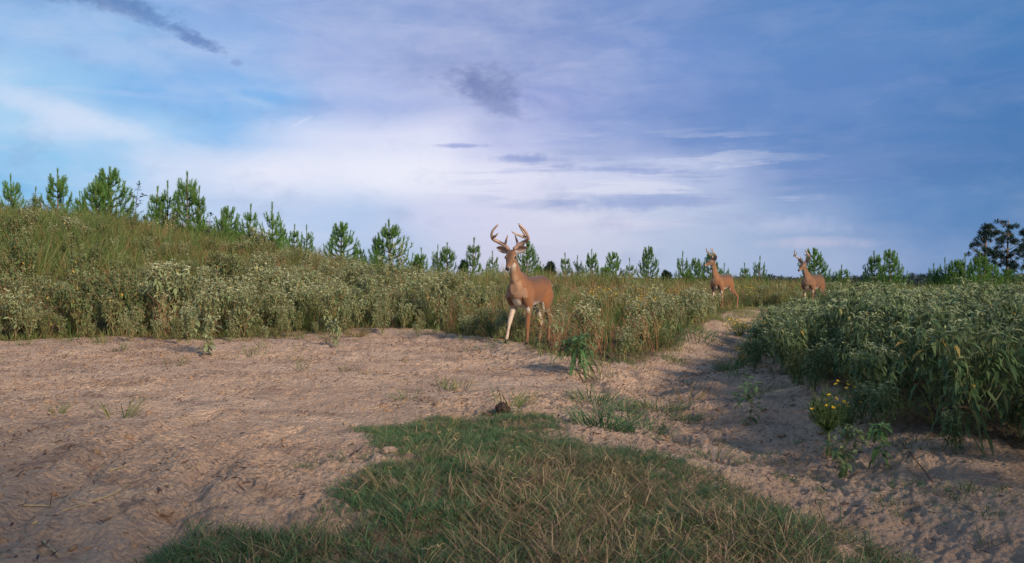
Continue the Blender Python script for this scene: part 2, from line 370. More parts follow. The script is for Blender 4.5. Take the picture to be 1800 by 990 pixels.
M_CG = leaf_mat('croton_leaf_olive', (0.05, 0.085, 0.025), (0.11, 0.15, 0.045), (0.18, 0.21, 0.10), (0.27, 0.29, 0.13))  # olive variety; its dark tone also stands in for shade at far left
M_WEED = leaf_mat("weed_leaf", (0.045, 0.10, 0.03), (0.10, 0.19, 0.06), (0.15, 0.23, 0.10), (0.20, 0.27, 0.12), ylim=0.98)
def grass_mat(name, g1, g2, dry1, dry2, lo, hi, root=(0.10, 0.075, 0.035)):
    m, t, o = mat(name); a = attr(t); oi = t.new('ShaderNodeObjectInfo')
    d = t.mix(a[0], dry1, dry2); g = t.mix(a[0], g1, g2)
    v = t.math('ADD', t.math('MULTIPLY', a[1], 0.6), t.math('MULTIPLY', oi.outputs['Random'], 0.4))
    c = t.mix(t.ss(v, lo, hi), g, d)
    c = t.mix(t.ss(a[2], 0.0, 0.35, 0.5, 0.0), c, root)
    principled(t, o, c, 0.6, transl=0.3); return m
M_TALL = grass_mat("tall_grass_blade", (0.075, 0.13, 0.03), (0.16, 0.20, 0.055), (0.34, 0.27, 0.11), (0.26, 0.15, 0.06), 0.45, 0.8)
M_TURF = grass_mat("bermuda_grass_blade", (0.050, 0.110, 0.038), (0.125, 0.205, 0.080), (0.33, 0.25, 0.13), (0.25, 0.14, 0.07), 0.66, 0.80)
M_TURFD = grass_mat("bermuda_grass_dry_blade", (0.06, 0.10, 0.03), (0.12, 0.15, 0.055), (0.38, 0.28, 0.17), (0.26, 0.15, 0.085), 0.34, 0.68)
def simple(name, c1, c2, rough=0.85, scale=30, bump=0.0, bd=0.01, spec=0.3, detail=4):
    m, t, o = mat(name); tc = t.new('ShaderNodeTexCoord'); n = t.noise(tc.outputs['Object'], scale, detail)
    principled(t, o, t.mix(t.ss(n, 0.3, 0.7), c1, c2), rough, n if bump else None, bump, bd, spec); return m
M_STEM = simple("croton_stem", (0.20, 0.14, 0.06), (0.30, 0.22, 0.11), scale=20)
M_STEMG = simple("green_stem", (0.09, 0.13, 0.05), (0.17, 0.18, 0.08), scale=20)
M_BARK = simple("pine_bark", (0.10, 0.065, 0.04), (0.20, 0.14, 0.09), scale=12, bump=0.6, bd=0.02)
def needle_mat(name, d, l, tip):
    m, t, o = mat(name); a = attr(t); oi = t.new('ShaderNodeObjectInfo')
    c = t.mix(a[0], d, l); c = t.mix(t.math('MULTIPLY', oi.outputs['Random'], 0.4), c, tuple(x * 1.25 for x in l)); c = t.mix(a[1], c, tip)
    principled(t, o, c, 0.5, transl=0.3); return m
M_NEEDLE = needle_mat("pine_needles", (0.055, 0.14, 0.028), (0.12, 0.25, 0.045), (0.19, 0.28, 0.08))
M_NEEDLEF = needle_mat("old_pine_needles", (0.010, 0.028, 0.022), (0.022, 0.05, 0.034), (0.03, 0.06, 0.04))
M_FLOWER, t_, o_ = mat("yellow_petals"); a_ = attr(t_); principled(t_, o_, t_.mix(a_[0], (0.75, 0.42, 0.02), (0.85, 0.60, 0.05)), 0.6, transl=0.2)
M_DUNG = simple("dung", (0.018, 0.010, 0.006), (0.055, 0.032, 0.018), 0.55, 60, 0.8, 0.01)
M_DUNGR = simple("dry_dung", (0.07, 0.03, 0.018), (0.14, 0.06, 0.035), 0.8, 60, 0.8, 0.01)
M_STRAW = simple("dry_straw", (0.36, 0.27, 0.13), (0.50, 0.38, 0.20), 0.8, 40)
M_TWIG = simple("dark_twig", (0.05, 0.03, 0.02), (0.12, 0.08, 0.05), 0.8, 40)
M_LITTER, t_, o_ = mat("leaf_litter"); a_ = attr(t_); principled(t_, o_, t_.mix(a_[0], (0.05, 0.030, 0.028), (0.21, 0.125, 0.08)), 0.85)

# sand / soil sheet
M_GROUND, t, o = mat("sandy_ground"); a = attr(t); tcg = t.new('ShaderNodeTexCoord'); pc = tcg.outputs['Object']
n1 = t.noise(pc, 0.9, 5, 0.6); n2 = t.noise(pc, 7.0, 6, 0.7, 0.0); n3 = t.noise(pc, 45.0, 5, 0.7); n4 = t.noise(pc, 210.0, 3, 0.7)
sand = t.mix(t.ss(n1, 0.3, 0.7), (0.56, 0.370, 0.250), (0.66, 0.465, 0.325))
sand = t.mix(t.ss(n2, 0.50, 0.68, 0.0, 0.5), sand, (0.33, 0.215, 0.15))
nd_ = t.noise(pc, 1.7, 6, 0.65, 0.0); sand = t.mix(t.ss(nd_, 0.52, 0.64, 0.0, 0.55), sand, (0.26, 0.175, 0.135))
n5 = t.noise(pc, 30.0, 6, 0.8, 0.0)
vor = t.new('ShaderNodeTexVoronoi'); vor.inputs['Scale'].default_value = 38.0; vor.inputs['Randomness'].default_value = 1.0; t.l.new(pc, vor.inputs['Vector']); vd = vor.outputs['Distance']
sand = t.mix(t.ss(n5, 0.60, 0.68, 0.0, 0.7), sand, (0.17, 0.105, 0.085))
sand = t.mix(t.ss(n3, 0.55, 0.68, 0.0, 0.6), sand, (0.20, 0.125, 0.09))
sand = t.mix(t.ss(n4, 0.60, 0.75, 0.0, 0.5), sand, (0.62, 0.50, 0.38))
mus = t.new('ShaderNodeTexMusgrave') if False else None
litter = t.mix(t.ss(n3, 0.35, 0.65), (0.085, 0.060, 0.036), (0.21, 0.14, 0.080))
field = t.mix(t.ss(n2, 0.35, 0.65), (0.055, 0.065, 0.022), (0.13, 0.11, 0.045))
c = t.mix(a[0], sand, litter); c = t.mix(a[1], c, field)
c = t.mix(a[2], c, t.mix(n3, (0.20, 0.13, 0.09), (0.12, 0.10, 0.05)))
hsum = t.math('ADD', t.math('MULTIPLY', n2, 1.0), t.math('ADD', t.math('MULTIPLY', n3, 0.55), t.math('MULTIPLY', n4, 0.18)))
principled(t, o, c, 0.93, t.math('ADD', hsum, t.math('SUBTRACT', t.math('MULTIPLY', n5, 0.9), t.math('MULTIPLY', vd, 0.7))), 1.0, 0.04, 0.15)

# ------------------------------------------------------------------ ground sheet (one polar sheet reaching the horizon)
def build_ground():
    r = [0.0]; q = 0.35
    while q < 30: r.append(q); q *= 1.0038 if q < 13 else 1.009
    while q < 9000: r.append(q); q *= 1.05
    r = np.array(r)
    angs = [np.linspace(-40, 40, 1101)]
    side = np.linspace(40, 320, 57)[1:-1]
    th = np.radians(np.concatenate([angs[0], side]))
    rr, tt = np.meshgrid(r[1:], th, indexing='ij')
    x = rr * np.sin(tt); y = rr * np.cos(tt); z = ground_z(x, y)
    z = np.where(rr < 2.0, base_z(x, y) * sst(rr, .8, 2) + (z - base_z(x, y)) * sst(rr, 0.8, 2), z)
    V = np.concatenate([[[0, 0, z[0].mean()]], np.stack([x, y, z], -1).reshape(-1, 3)])
    n = len(th); m = len(r) - 1
    i = (np.arange(m - 1) * n)[:, None] + 1; j = np.arange(n)[None, :]; k = (j + 1) % n
    q = np.stack([i + j, i + n + j, i + n + k, i + k], -1).reshape(-1, 4)
    t0 = np.stack([np.zeros(n, int), 1 + np.arange(n), 1 + (np.arange(n) + 1) % n], -1)
    vm = vegmask(x, y); far = sst(rr + 3 * fbm(x / 2, y / 2, 5, 2), 19, 26) * np.clip(vm + sst(rr, 26, 40), 0, 1)
    gp = sst(turf(x, y), .2, 1.0) * 0.75
    col = np.zeros((m, n, 4)); col[..., 0] = vm; col[..., 1] = far; col[..., 2] = gp; col[..., 3] = 1
    mb = MB(); mb.add(V, [q[:, ::-1], t0[:, ::-1]], np.concatenate([[[0, 0, 0, 1]], col.reshape(-1, 4)]))
    g = mb.obj("ground", M_GROUND); tag(g, 'pinkish sand and trampled soil sloping up to a weedy bank', kind='structure'); return g
build_ground()

# ------------------------------------------------------------------ scatter of stuff with geometry nodes
def scatter(name, protos, pts, rot, scl, label, cat, idx=None):
    """protos: list of meshes; pts: (n,3). One stuff object whose points carry instances of the prototypes."""
    pc_ = bpy.data.collections.new(name + "_kinds")
    for i, me in enumerate(protos):
        po = bpy.data.objects.new("%s_kind_%02d" % (name, i), me); pc_.objects.link(po)
    me = bpy.data.meshes.new(name); me.vertices.add(len(pts)); me.vertices.foreach_set('co', np.asarray(pts, float).ravel())
    a = me.attributes.new('rot', 'FLOAT_VECTOR', 'POINT'); a.data.foreach_set('vector', np.asarray(rot, float).ravel())
    a = me.attributes.new('scl', 'FLOAT', 'POINT'); a.data.foreach_set('value', np.asarray(scl, float))
    a = me.attributes.new('idx', 'INT', 'POINT'); a.data.foreach_set('value', (rng.integers(0, len(protos), len(pts)) if idx is None else np.asarray(idx)).astype(np.int32))
    ob = bpy.data.objects.new(name, me); COL.objects.link(ob)
    ng = bpy.data.node_groups.new(name + "_scatter", 'GeometryNodeTree')
    ng.interface.new_socket('Geometry', in_out='INPUT', socket_type='NodeSocketGeometry'); ng.interface.new_socket('Geometry', in_out='OUTPUT', socket_type='NodeSocketGeometry')
    N = ng.nodes; Lk = ng.links
    gi = N.new('NodeGroupInput'); go = N.new('NodeGroupOutput'); ci = N.new('GeometryNodeCollectionInfo'); ci.inputs[0].default_value = pc_
    ci.inputs['Separate Children'].default_value = True; ci.inputs['Reset Children'].default_value = True
    ip = N.new('GeometryNodeInstanceOnPoints'); ip.inputs['Pick Instance'].default_value = True
    def na(nm, dt):
        x = N.new('GeometryNodeInputNamedAttribute'); x.data_type = dt; x.inputs['Name'].default_value = nm; return x.outputs[0]
    Lk.new(gi.outputs[0], ip.inputs['Points']); Lk.new(ci.outputs[0], ip.inputs['Instance'])
    Lk.new(na('rot', 'FLOAT_VECTOR'), ip.inputs['Rotation']); Lk.new(na('scl', 'FLOAT'), ip.inputs['Scale']); Lk.new(na('idx', 'INT'), ip.inputs['Instance Index'])
    Lk.new(ip.outputs[0], go.inputs[0])
    md = ob.modifiers.new('scatter', 'NODES'); md.node_group = ng
    tag(ob, label, cat, kind='stuff'); return ob
def rotz(n, tilt=0.12):
    return np.stack([rng.normal(0, tilt, n), rng.normal(0, tilt, n), rng.uniform(0, 2 * np.pi, n)], -1)
def onz(x, y, dz=0.0): return np.stack([x, y, ground_z(x, y) + dz], -1)
def infr(x, y, m=60):
    u = 900 + F * x / y; return (u > -m) & (u < 1800 + m) & (y > 1.5)

# ------------------------------------------------------------------ deer
def ring_loft(mb, st, sides=20):
    """st: list of (centre xyz, tangent xyz, half width y-ish, half height) -> closed loft"""
    vs = []; n = len(st); th = np.linspace(0, 2 * np.pi, sides, endpoint=False)
    for c_, tan, side, hw, hh in st:
        c_ = np.array(c_, float); tan = nrm(np.array(tan, float)); s = nrm(np.array(side, float)); up = np.cross(tan, s)
        vs.append(c_ + hw * np.cos(th)[:, None] * s + hh * np.sin(th)[:, None] * up)
    v = np.concatenate(vs + [[st[0][0]], [st[-1][0]]]); i = np.arange(n - 1)[:, None] * sides; j = np.arange(sides)[None, :]; k = (j + 1) % sides
    q = np.stack([i + j, i + k, i + sides + k, i + sides + j], -1).reshape(-1, 4); b = n * sides; jj = np.arange(sides); kk = (jj + 1) % sides
    mb.add(v, [q, np.stack([kk, jj, np.full(sides, b)], -1), np.stack([b - sides + jj, b - sides + kk, np.full(sides, b + 1)], -1)])
M_FUR, t, o = mat("deer_coat"); av = t.new('ShaderNodeAttribute', attribute_name='coat'); tco = t.new('ShaderNodeTexCoord')
sc_ = t.new('ShaderNodeMapping'); sc_.inputs['Scale'].default_value = (1.0, 1.0, 0.35); t.l.new(tco.outputs['Object'], sc_.inputs[0])
fn = t.noise(sc_.outputs[0], 48, 6, 0.8); fn2 = t.noise(tco.outputs['Object'], 7, 3)
cc = t.mix(t.ss(fn, 0.35, 0.7, 0.0, 0.7), av.outputs['Color'], t.mix(1.0, av.outputs['Color'], (0.55, 0.5, 0.45), 'MULTIPLY'))
cc = t.mix(t.ss(fn2, 0.40, 0.62, 0.0, 0.45), cc, t.mix(1.0, av.outputs['Color'], (0.72, 0.74, 0.80), 'MULTIPLY'))
pf = principled(t, o, cc, 0.8, fn, 0.5, 0.006, 0.15)
pf.inputs['Sheen Weight'].default_value = 0.15; pf.inputs['Sheen Roughness'].default_value = 0.5
M_ANT, t, o = mat("antler_bone"); a = attr(t); tco = t.new('ShaderNodeTexCoord'); n = t.noise(tco.outputs['Object'], 40, 4)
principled(t, o, t.mix(t.ss(n, 0.35, 0.65, 0, 0.5), t.mix(a[0], (0.30, 0.18, 0.135), (0.50, 0.38, 0.30)), (0.19, 0.115, 0.09)), 0.55, n, 0.4, 0.004)
M_EYE, t, o = mat("deer_eye"); principled(t, o, (0.008, 0.006, 0.005), 0.08, spec=0.6)
M_NOSE, t, o = mat("deer_nose"); principled(t, o, (0.012, 0.010, 0.010), 0.35, spec=0.5)
M_EAR, t, o = mat("deer_ear"); a = attr(t); c = t.mix(a[0], (0.26, 0.13, 0.07), (0.30, 0.20, 0.17)); c = t.mix(a[1], c, (0.55, 0.48, 0.42)); principled(t, o, c, 0.85, transl=0.15)

def build_deer(label, loc, th, scale, pose):
    root = empty("deer", loc, R(-(90 + th)), scale); tag(root, label, "deer", "white-tailed bucks walking through the weeds")
    bpy.context.view_layer.update()
    MW = Matrix.Translation(loc) @ Euler((0, 0, R(-(90 + th)))).to_matrix().to_4x4() @ Matrix.Scale(scale, 4)
    Y = (0, 1, 0)
    parts = MB()
    g = pose.get('girth', 1.0)
    tr = [(-.53, .775, .03, .05), (-.505, .775, .085, .115), (-.45, .775, .125, .160), (-.36, .775, .150, .185), (-.24, .765, .155, .187), (-.10, .745, .165, .195),
          (.04, .730, .172, .205), (.18, .722, .170, .212), (.30, .735, .158, .218), (.40, .755, .138, .200), (.47, .775, .112, .160), (.515, .79, .06, .09)]
    ring_loft(parts, [((x, 0, z), (1, 0, 0), Y, w_ * g, h_) for x, z, w_, h_ in tr])
    # neck
    hp = np.array(pose['head'])                              # skull centre in body space
    yaw, pit = R(pose['yaw']), R(pose['pitch'])
    HS = 1.12
    MH = Matrix.Translation(Vector(hp)) @ Euler((0, 0, yaw)).to_matrix().to_4x4() @ Euler((0, pit, 0)).to_matrix().to_4x4() @ Matrix.Scale(HS, 4)
    n0 = np.array([.30, 0, .82]); n1 = np.array([.43, 0, .93]); n3 = hp + np.array([-.05 * math.cos(yaw), -.05 * math.sin(yaw), -.02]); n2 = n1 * .45 + n3 * .55 + np.array([-.005, 0, -.015])
    pth = smooth_path([n0, n1, n2, n3], 9); tg = np.gradient(pth, axis=0)
    rw = np.interp(np.linspace(0, 1, 9), [0, .3, .65, 1], [.108, .080, .062, .054]) * pose.get('neck', 1.0); rh = np.interp(np.linspace(0, 1, 9), [0, .3, .65, 1], [.19, .132, .086, .066]) * pose.get('neck', 1.0)
    ring_loft(parts, [(p, tt, (-math.sin(yaw) * f, math.cos(yaw) * f + (1 - f), 0), a_, b_) for p, tt, a_, b_, f in zip(pth, tg, rw, rh, np.linspace(0, 1, 9))])
    # head
    hs = [(-.095, .0, .022, .026), (-.075, .002, .046, .05), (-.04, .004, .062, .064), (0, .0, .066, .066), (.04, -.006, .060, .060), (.08, -.014, .047, .050),
          (.12, -.021, .037, .041), (.16, -.027, .031, .035), (.19, -.030, .029, .031), (.212, -.032, .024, .025), (.225, -.033, .012, .013)]
    def hw(p): return np.array(MH @ Vector(p))
    R3 = MH.to_3x3() @ Matrix.Scale(1 / HS, 3)
    hx = np.array(MH.to_3x3() @ Vector((1, 0, 0))); hy = np.array(MH.to_3x3() @ Vector((0, 1, 0)))
    ring_loft(parts, [(hw((x, 0, z)), hx, hy, a_ * HS, b_ * HS) for x, z, a_, b_ in hs], 16)
    for s in (-1, 1):                                        # brow, jaw muscle, antler pedicle
        ring_loft(parts, [(hw((x, s * .040, z)), hx, hy, r_, r_) for x, z, r_ in ((.0, .02, .01), (.02, .024, .024), (.05, .022, .024), (.07, .015, .008))], 10)
        ring_loft(parts, [(hw((-.035, s * .030, .045)), hw((-.05, s * .036, .09)) - hw((-.035, s * .03, .045)), hy, .02, .02), (hw((-.05, s * .036, .085)), hw((-.05, s * .036, .09)) - hw((-.035, s * .03, .045)), hy, .014, .014)], 8)
    # legs
    hoofs = []
    def leg(js, rs, rs2=None):
        js = np.array(js, float); n = 26; pth = smooth_path(js, n); tg = np.gradient(pth, axis=0); tt = np.linspace(0, 1, n)
        seg = np.linspace(0, 1, len(js)); a_ = np.interp(tt, seg, rs); b_ = np.interp(tt, seg, rs2 or rs)
        ring_loft(parts, [(p, g_, (0, 1, 0), x, y) for p, g_, x, y in zip(pth, tg, a_, b_)], 12)
    def fz(x, y):
        wpt = MW @ Vector((x, y, 0)); return (gz(wpt.x, wpt.y) - loc[2]) / scale
    for s, (fx, fy, lift) in zip((1, -1), pose['front']):
        z0 = fz(fx, fy) + lift; el_ = np.array([.285, s * .115, .545]); ft = np.array([fx - .02, fy, z0 + .095]); kn = el_ * .47 + ft * .53 + np.array([.018, 0, 0])
        leg([(.36, s * .085, .80), (.34, s * .112, .68), el_, el_ * .6 + kn * .4, kn, kn * .5 + ft * .5, ft, (fx + .005, fy, z0 + .045), (fx + .03, fy, z0 - .005)],
            [.07, .074, .054, .034, .031, .0175, .022, .020, .026], [.10, .125, .078, .040, .034, .0195, .026, .022, .032])
        hoofs.append((fx, fy, z0))
    for s, (fx, fy, lift) in zip((1, -1), pose['rear']):
        z0 = fz(fx, fy) + lift; st_ = np.array([-.235 + .25 * (fx + .42), s * .125, .56]); hk = np.array([fx - .075, fy * .5 + s * .05, z0 + .335]); ft = np.array([fx - .03, fy, z0 + .10])
        leg([(-.37, s * .07, .80), (-.32, s * .10, .69), st_, st_ * .5 + hk * .5 + np.array([-.01, 0, .01]), hk, hk * .5 + ft * .5, ft, (fx, fy, z0 + .045), (fx + .03, fy, z0 - .005)],
            [.07, .088, .064, .034, .025, .018, .022, .020, .026], [.10, .14, .11, .050, .042, .023, .026, .022, .032])
        hoofs.append((fx, fy, z0))
    # tail
    tp = smooth_path([(-.50, 0, .86), (-.555, 0, .82), (-.575, 0, .72), (-.56, 0, .62)], 8)
    ring_loft(parts, [(p, g_, Y, a_, a_ * .45) for p, g_, a_ in zip(tp, np.gradient(tp, axis=0), [.03, .04, .045, .05, .05, .045, .03, .012])], 10)
    tmp = parts.obj("deer_tmp", M_FUR)
    md = tmp.modifiers.new('r', 'REMESH'); md.mode = 'VOXEL'; md.voxel_size = 0.0085; md.use_smooth_shade = True
    sm = tmp.modifiers.new('s', 'SMOOTH'); sm.factor = 0.5; sm.iterations = 5
    dg = bpy.context.evaluated_depsgraph_get(); me = bpy.data.meshes.new_from_object(tmp.evaluated_get(dg)); me.name = "body"
    bpy.data.objects.remove(tmp)
    body = bpy.data.objects.new("body", me); COL.objects.link(body); body.parent = root
    me.materials.clear(); me.materials.append(M_FUR)
    me.polygons.foreach_set('use_smooth', np.ones(len(me.polygons), bool))
    nv = len(me.vertices); co = np.zeros(nv * 3); me.vertices.foreach_get('co', co); co = co.reshape(-1, 3)
    nr = np.zeros(nv * 3); me.vertex_normals.foreach_get('vector', nr); nr = nr.reshape(-1, 3)
    x, y, z = co.T
    tan_ = np.array(pose.get('coat', (0.235, 0.093, 0.036))); C = np.tile(tan_, (nv, 1))
    def mixc(m, c_):
        nonlocal C
        m = np.clip(m, 0, 1)[:, None]; C = C * (1 - m) + np.array(c_) * m
    nz_ = fbm(x * 9 + z * 5, y * 9 + z * 7, 5, 3)
    mixc(sst(z + .06 * nz_, .79, .93) * sst(x, .45, .25) * .80 * (x < .5), (0.085, 0.050, 0.032))                # darker saddle
    mixc(sst(x, .22, .5) * sst(z, .66, .9) * .45, (0.27, 0.155, 0.09)); mixc(sst(x, .30, .45) * sst(z, .72, .64) * (z > .55) * .5, (0.14, 0.085, 0.055)); mixc(sst(x, -.36, -.50) * (z > .5) * (z < .82) * .5, (0.34, 0.125, 0.040)); mixc(sst(np.hypot((x - .30) / 1.0, (z - .66) / 1.3), .16, .05) * .35, (0.36, 0.17, 0.075)); mixc(sst(np.abs(x - .13 - .15 * (z - .6)), .05, .0) * (z > .58) * (z < .86) * .35, (0.13, 0.062, 0.030))                                          # greyer shoulder and neck; lit muscle and shaded groove behind painted into the coat
    tb = np.interp(x, [-.5, -.3, 0, .3, .5], [.60, .585, .57, .565, .60])
    mixc(sst(z + .02 * nz_, tb + .045, tb - .005) * (z > .45) * (x < .36) * (x > -.40) * sst(-nr[:, 2], -.10, .35) * (np.abs(y) < .145), (0.66, 0.58, 0.48))      # belly
    mixc(sst(np.abs(y), .075, .04) * (x > .30) * sst(z, .66, .60) * (z > .50), (0.68, 0.60, 0.50))                # between the forelegs
    inner = (np.abs(y) < .12) & (z < .62)
    mixc(sst(-nr[:, 1] * np.sign(y), .35, .8) * (z < .60) * (z > .25) * .8, (0.66, 0.57, 0.46))                 # inner legs
    mixc(sst(z, .45, .10) * .30, (0.40, 0.25, 0.15))
    mixc(((x < -.46) & (np.abs(y) < .07)) * sst(z, .80, .70) * .8 * sst(-nr[:, 0], .4, .9), (0.66, 0.58, 0.48))  # rump patch
    if pose.get('lit_leg'):
        mixc((y < 0) * (x > .15) * sst(z, .58, .50) * .75, (0.52, 0.42, 0.33))  # right foreleg paled in colour for the light falling on it
    for fx, fy, z0 in hoofs:
        d = np.hypot(x - fx, y - fy); mixc((d < .09) * sst(z - z0, .06, .045), (0.02, 0.016, 0.014))
    MI = MH.inverted(); Hc = np.array([[*row] for row in MI.to_3x3()]) @ co.T + np.array(MI.translation)[:, None]; hx_, hy_, hz_ = Hc
    ishead = (hx_ > -.11) & (np.abs(hy_) < .085) & (np.abs(hz_) < .11) & (x > .4) & (z > hp[2] - .25)
    mixc(ishead * .6, (0.19, 0.105, 0.06)); mixc(ishead * sst(np.abs(hy_), .045, .01) * sst(hz_, -.01, .02) * .8, (0.085, 0.05, 0.035))
    mixc(ishead * sst(hz_, -.036, -.052) * (hx_ > .03) * .8, (0.55, 0.47, 0.39))                                      # chin
    mixc(ishead * sst(hx_, .168, .182) * (hx_ < .202) * sst(hz_, .0, -.02) * .5, (0.45, 0.38, 0.31))                  # muzzle band
    er = np.sqrt(((hx_ - .035) / 1.25) ** 2 + (np.abs(hy_) - .055) ** 2 + (hz_ - .012) ** 2); mixc(ishead * sst(er, .029, .023) * .6, (0.50, 0.38, 0.28)); mixc(ishead * sst(er, .020, .016), (0.03, 0.02, 0.015))
    mixc(ishead * sst(hx_, .196, .208), (0.015, 0.012, 0.012))
    # white throat patch: underside of the neck just below the head
    ntop = n3; nd = nrm(n1 - n3); tt = (co - ntop) @ nd; fr = np.array([math.cos(yaw), math.sin(yaw), 0]) 
    mixc((tt > .02) * sst(tt, .20, .08) * sst(nr @ fr, .45, .85) * .75 * (x > .4) * (~ishead | (hz_ < -.04)), (0.52, 0.43, 0.35))
    mixc((x > .42) * (tt > .16) * sst(tt, .16, .22) * sst(nr @ fr, .45, .85) * .35 * (z > .66), (0.50, 0.36, 0.25))
    ca = me.color_attributes.new('coat', 'FLOAT_COLOR', 'POINT'); cd = np.ones((nv, 4)); cd[:, :3] = C; ca.data.foreach_set('color', cd.ravel())
    # eyes, nose, ears, antlers
    def sph(name, c_, rx, ry, rz, m_):
        e = MB(); th_ = np.linspace(0, 2 * np.pi, 12, endpoint=False); ph = np.linspace(0.02, np.pi - .02, 8)
        vv = np.array([[rx * math.cos(q), ry * math.sin(q) * math.cos(w_), rz * math.sin(q) * math.sin(w_)] for q in ph for w_ in th_]) + np.array(c_)
        vv = np.array([hw(p) for p in vv]); i = np.arange(7)[:, None] * 12; j = np.arange(12)[None]; k = (j + 1) % 12
        e.add(vv, [np.stack([i + j, i + 12 + j, i + 12 + k, i + k], -1).reshape(-1, 4)]); return e.obj(name, m_, root)
    for s in (-1, 1): sph("eye", (.035, s * .058, .014), .020, .013, .016, M_EYE)
    sph("nose", (.217, 0, -.022), .016, .024, .019, M_NOSE)
    for s in (-1, 1):
        e = MB(); nu, nv2 = 9, 7; g_ = []
        sp, dr = pose.get('ear', (0.62, 0.25))
        for layer in (0, 1):
            for iu in range(nu):
                u_ = iu / (nu - 1); wd = .050 * math.sin(math.pi * min(1, .18 + .82 * u_) ** 1.1) ** .7 if u_ < 1 else .001
                if iu == 0: wd = .018
                for iv in range(nv2):
                    a_ = (iv / (nv2 - 1) - .5) * 2
                    L_ = .185 * u_
                    # ear axis: outward and up and slightly back; opening faces forward
                    px = -.055 - .02 * u_ - .028 * (1 - a_ * a_) * (1 - .5 * u_) - layer * .004
                    oy = .045 + L_ * sp; oz = .038 + L_ * (1 - sp) * 1.15 - dr * L_
                    ax = np.array([sp, (1 - sp) * 1.15 - dr]); ax = ax / np.linalg.norm(ax); pr = np.array([-ax[1], ax[0]])
                    g_.append(hw((px, s * (oy + pr[0] * a_ * wd), oz + pr[1] * a_ * wd)))
        b = nu * nv2; i = np.arange(nu - 1)[:, None] * nv2; j = np.arange(nv2 - 1)[None]
        q = np.stack([i + j, i + j + 1, i + nv2 + j + 1, i + nv2 + j], -1).reshape(-1, 4)
        rim = [(iu * nv2, (iu + 1) * nv2, (iu + 1) * nv2 + b, iu * nv2 + b) for iu in range(nu - 1)] + [(iu * nv2 + nv2 - 1, (iu + 1) * nv2 + nv2 - 1, (iu + 1) * nv2 + nv2 - 1 + b, iu * nv2 + nv2 - 1 + b) for iu in range(nu - 1)] + [((nu - 1) * nv2 + iv, (nu - 1) * nv2 + iv + 1, (nu - 1) * nv2 + iv + 1 + b, (nu - 1) * nv2 + iv + b) for iv in range(nv2 - 1)]
        cl = np.zeros((2 * b, 4)); cl[:b, 0] = 1; av_ = np.tile(np.abs(np.linspace(-1, 1, nv2)), nu); cl[:b, 1] = np.where(av_ > .6, .8, .15)
        e.add(np.array(g_), [q, q[:, ::-1] + b, np.array(rim)], cl); e.obj("ear", M_EAR, root)
    O_ = Vector((-.05, 0, .07)); MA = Matrix.Translation(MH @ O_) @ Euler((0, 0, yaw)).to_matrix().to_4x4() @ Euler((0, pit * .2, 0)).to_matrix().to_4x4() @ Matrix.Translation(-O_)
    for s in (-1, 1):
        e = MB()
        for pts, r0, r1 in pose['antler'][0 if s > 0 else 1]:
            pp = smooth_path([(p[0], p[1] * s, p[2]) for p in pts], 22); tt = np.linspace(0, 1, 22)
            rad = 1.42 * (r0 + (r1 - r0) * tt ** 1.5) * (1 + .06 * rng.standard_normal(22)); rad[-1] = .0015
            if r0 > .015: rad[:2] = r0 * 1.35
            e_v = np.array([np.array(MA @ Vector(p)) for p in pp]); tube(e, e_v, rad, 9, col=np.repeat(np.append(tt, [0, 1]) if False else tt, 9).reshape(-1, 1).repeat(1, 1) if False else None)
        e.c = [np.column_stack([np.clip(((np.array(MI.to_3x3()) @ v_.T)[2] + MI.translation[2]) / .35 * .8, 0, 1), np.zeros((len(v_), 2)), np.ones(len(v_))]) for v_ in e.v]
        e.obj("antler", M_ANT, root)
    return root

# head space: x forward along the muzzle, y to the deer's left, z up. (left list, right list)
def beam(spread, h, fwd, tipin, up0=.06):
    return [(-.05, .035, .07), (-.085, spread * .42, .07 + h * .15), (-.075, spread * .80, .07 + h * .30), (-.02, spread, .07 + h * .44), (fwd * .55, spread * .90, .07 + h * .72), (fwd * .9, spread * tipin, .07 + h)]
big_L = [(beam(.245, .350, .06, .56), .019, .009),
         ([(-.075, .085, .14), (-.055, .075, .20), (-.045, .06, .255)], .012, .004),
         ([(-.03, .205, .225), (.03, .15, .255), (.06, .09, .285), (.07, .05, .315)], .014, .004),
         ([(.01, .222, .255), (.03, .195, .31), (.04, .16, .365), (.045, .145, .39)], .014, .004),
         ([(-.01, .222, .245), (-.02, .252, .225), (-.03, .262, .20)], .012, .005)]
big_R = [(beam(.245, .345, .06, .50), .019, .009),
         ([(-.075, .085, .14), (-.055, .062, .20), (-.045, .035, .26)], .012, .004),
         ([(.0, .215, .24), (.04, .175, .26), (.06, .135, .295)], .013, .004)]
mid_L = [(beam(.15, .30, .08, .55), .015, .006), ([(-.07, .06, .12), (-.045, .05, .17), (-.04, .05, .21)], .010, .003), ([(-.01, .145, .21), (.0, .12, .27), (.0, .11, .31)], .011, .003), ([(.04, .15, .26), (.03, .15, .31), (.02, .145, .35)], .009, .003)]
mid_R = mid_L
wide_L = [(beam(.215, .36, .09, .62), .017, .007), ([(-.07, .08, .13), (-.05, .075, .18), (-.045, .07, .22)], .011, .003), ([(-.0, .205, .23), (.04, .14, .26), (.06, .09, .28)], .012, .004), ([(.03, .215, .27), (.06, .17, .34), (.06, .145, .385)], .011, .004)]
wide_R = [(beam(.215, .36, .09, .62), .017, .007), ([(-.07, .08, .13), (-.05, .075, .18), (-.045, .07, .22)], .011, .003), ([(.0, .21, .235), (.0, .17, .29), (-.0, .14, .345)], .012, .004), ([(.02, .22, .26), (.02, .25, .24), (.02, .255, .22)], .011, .004)]

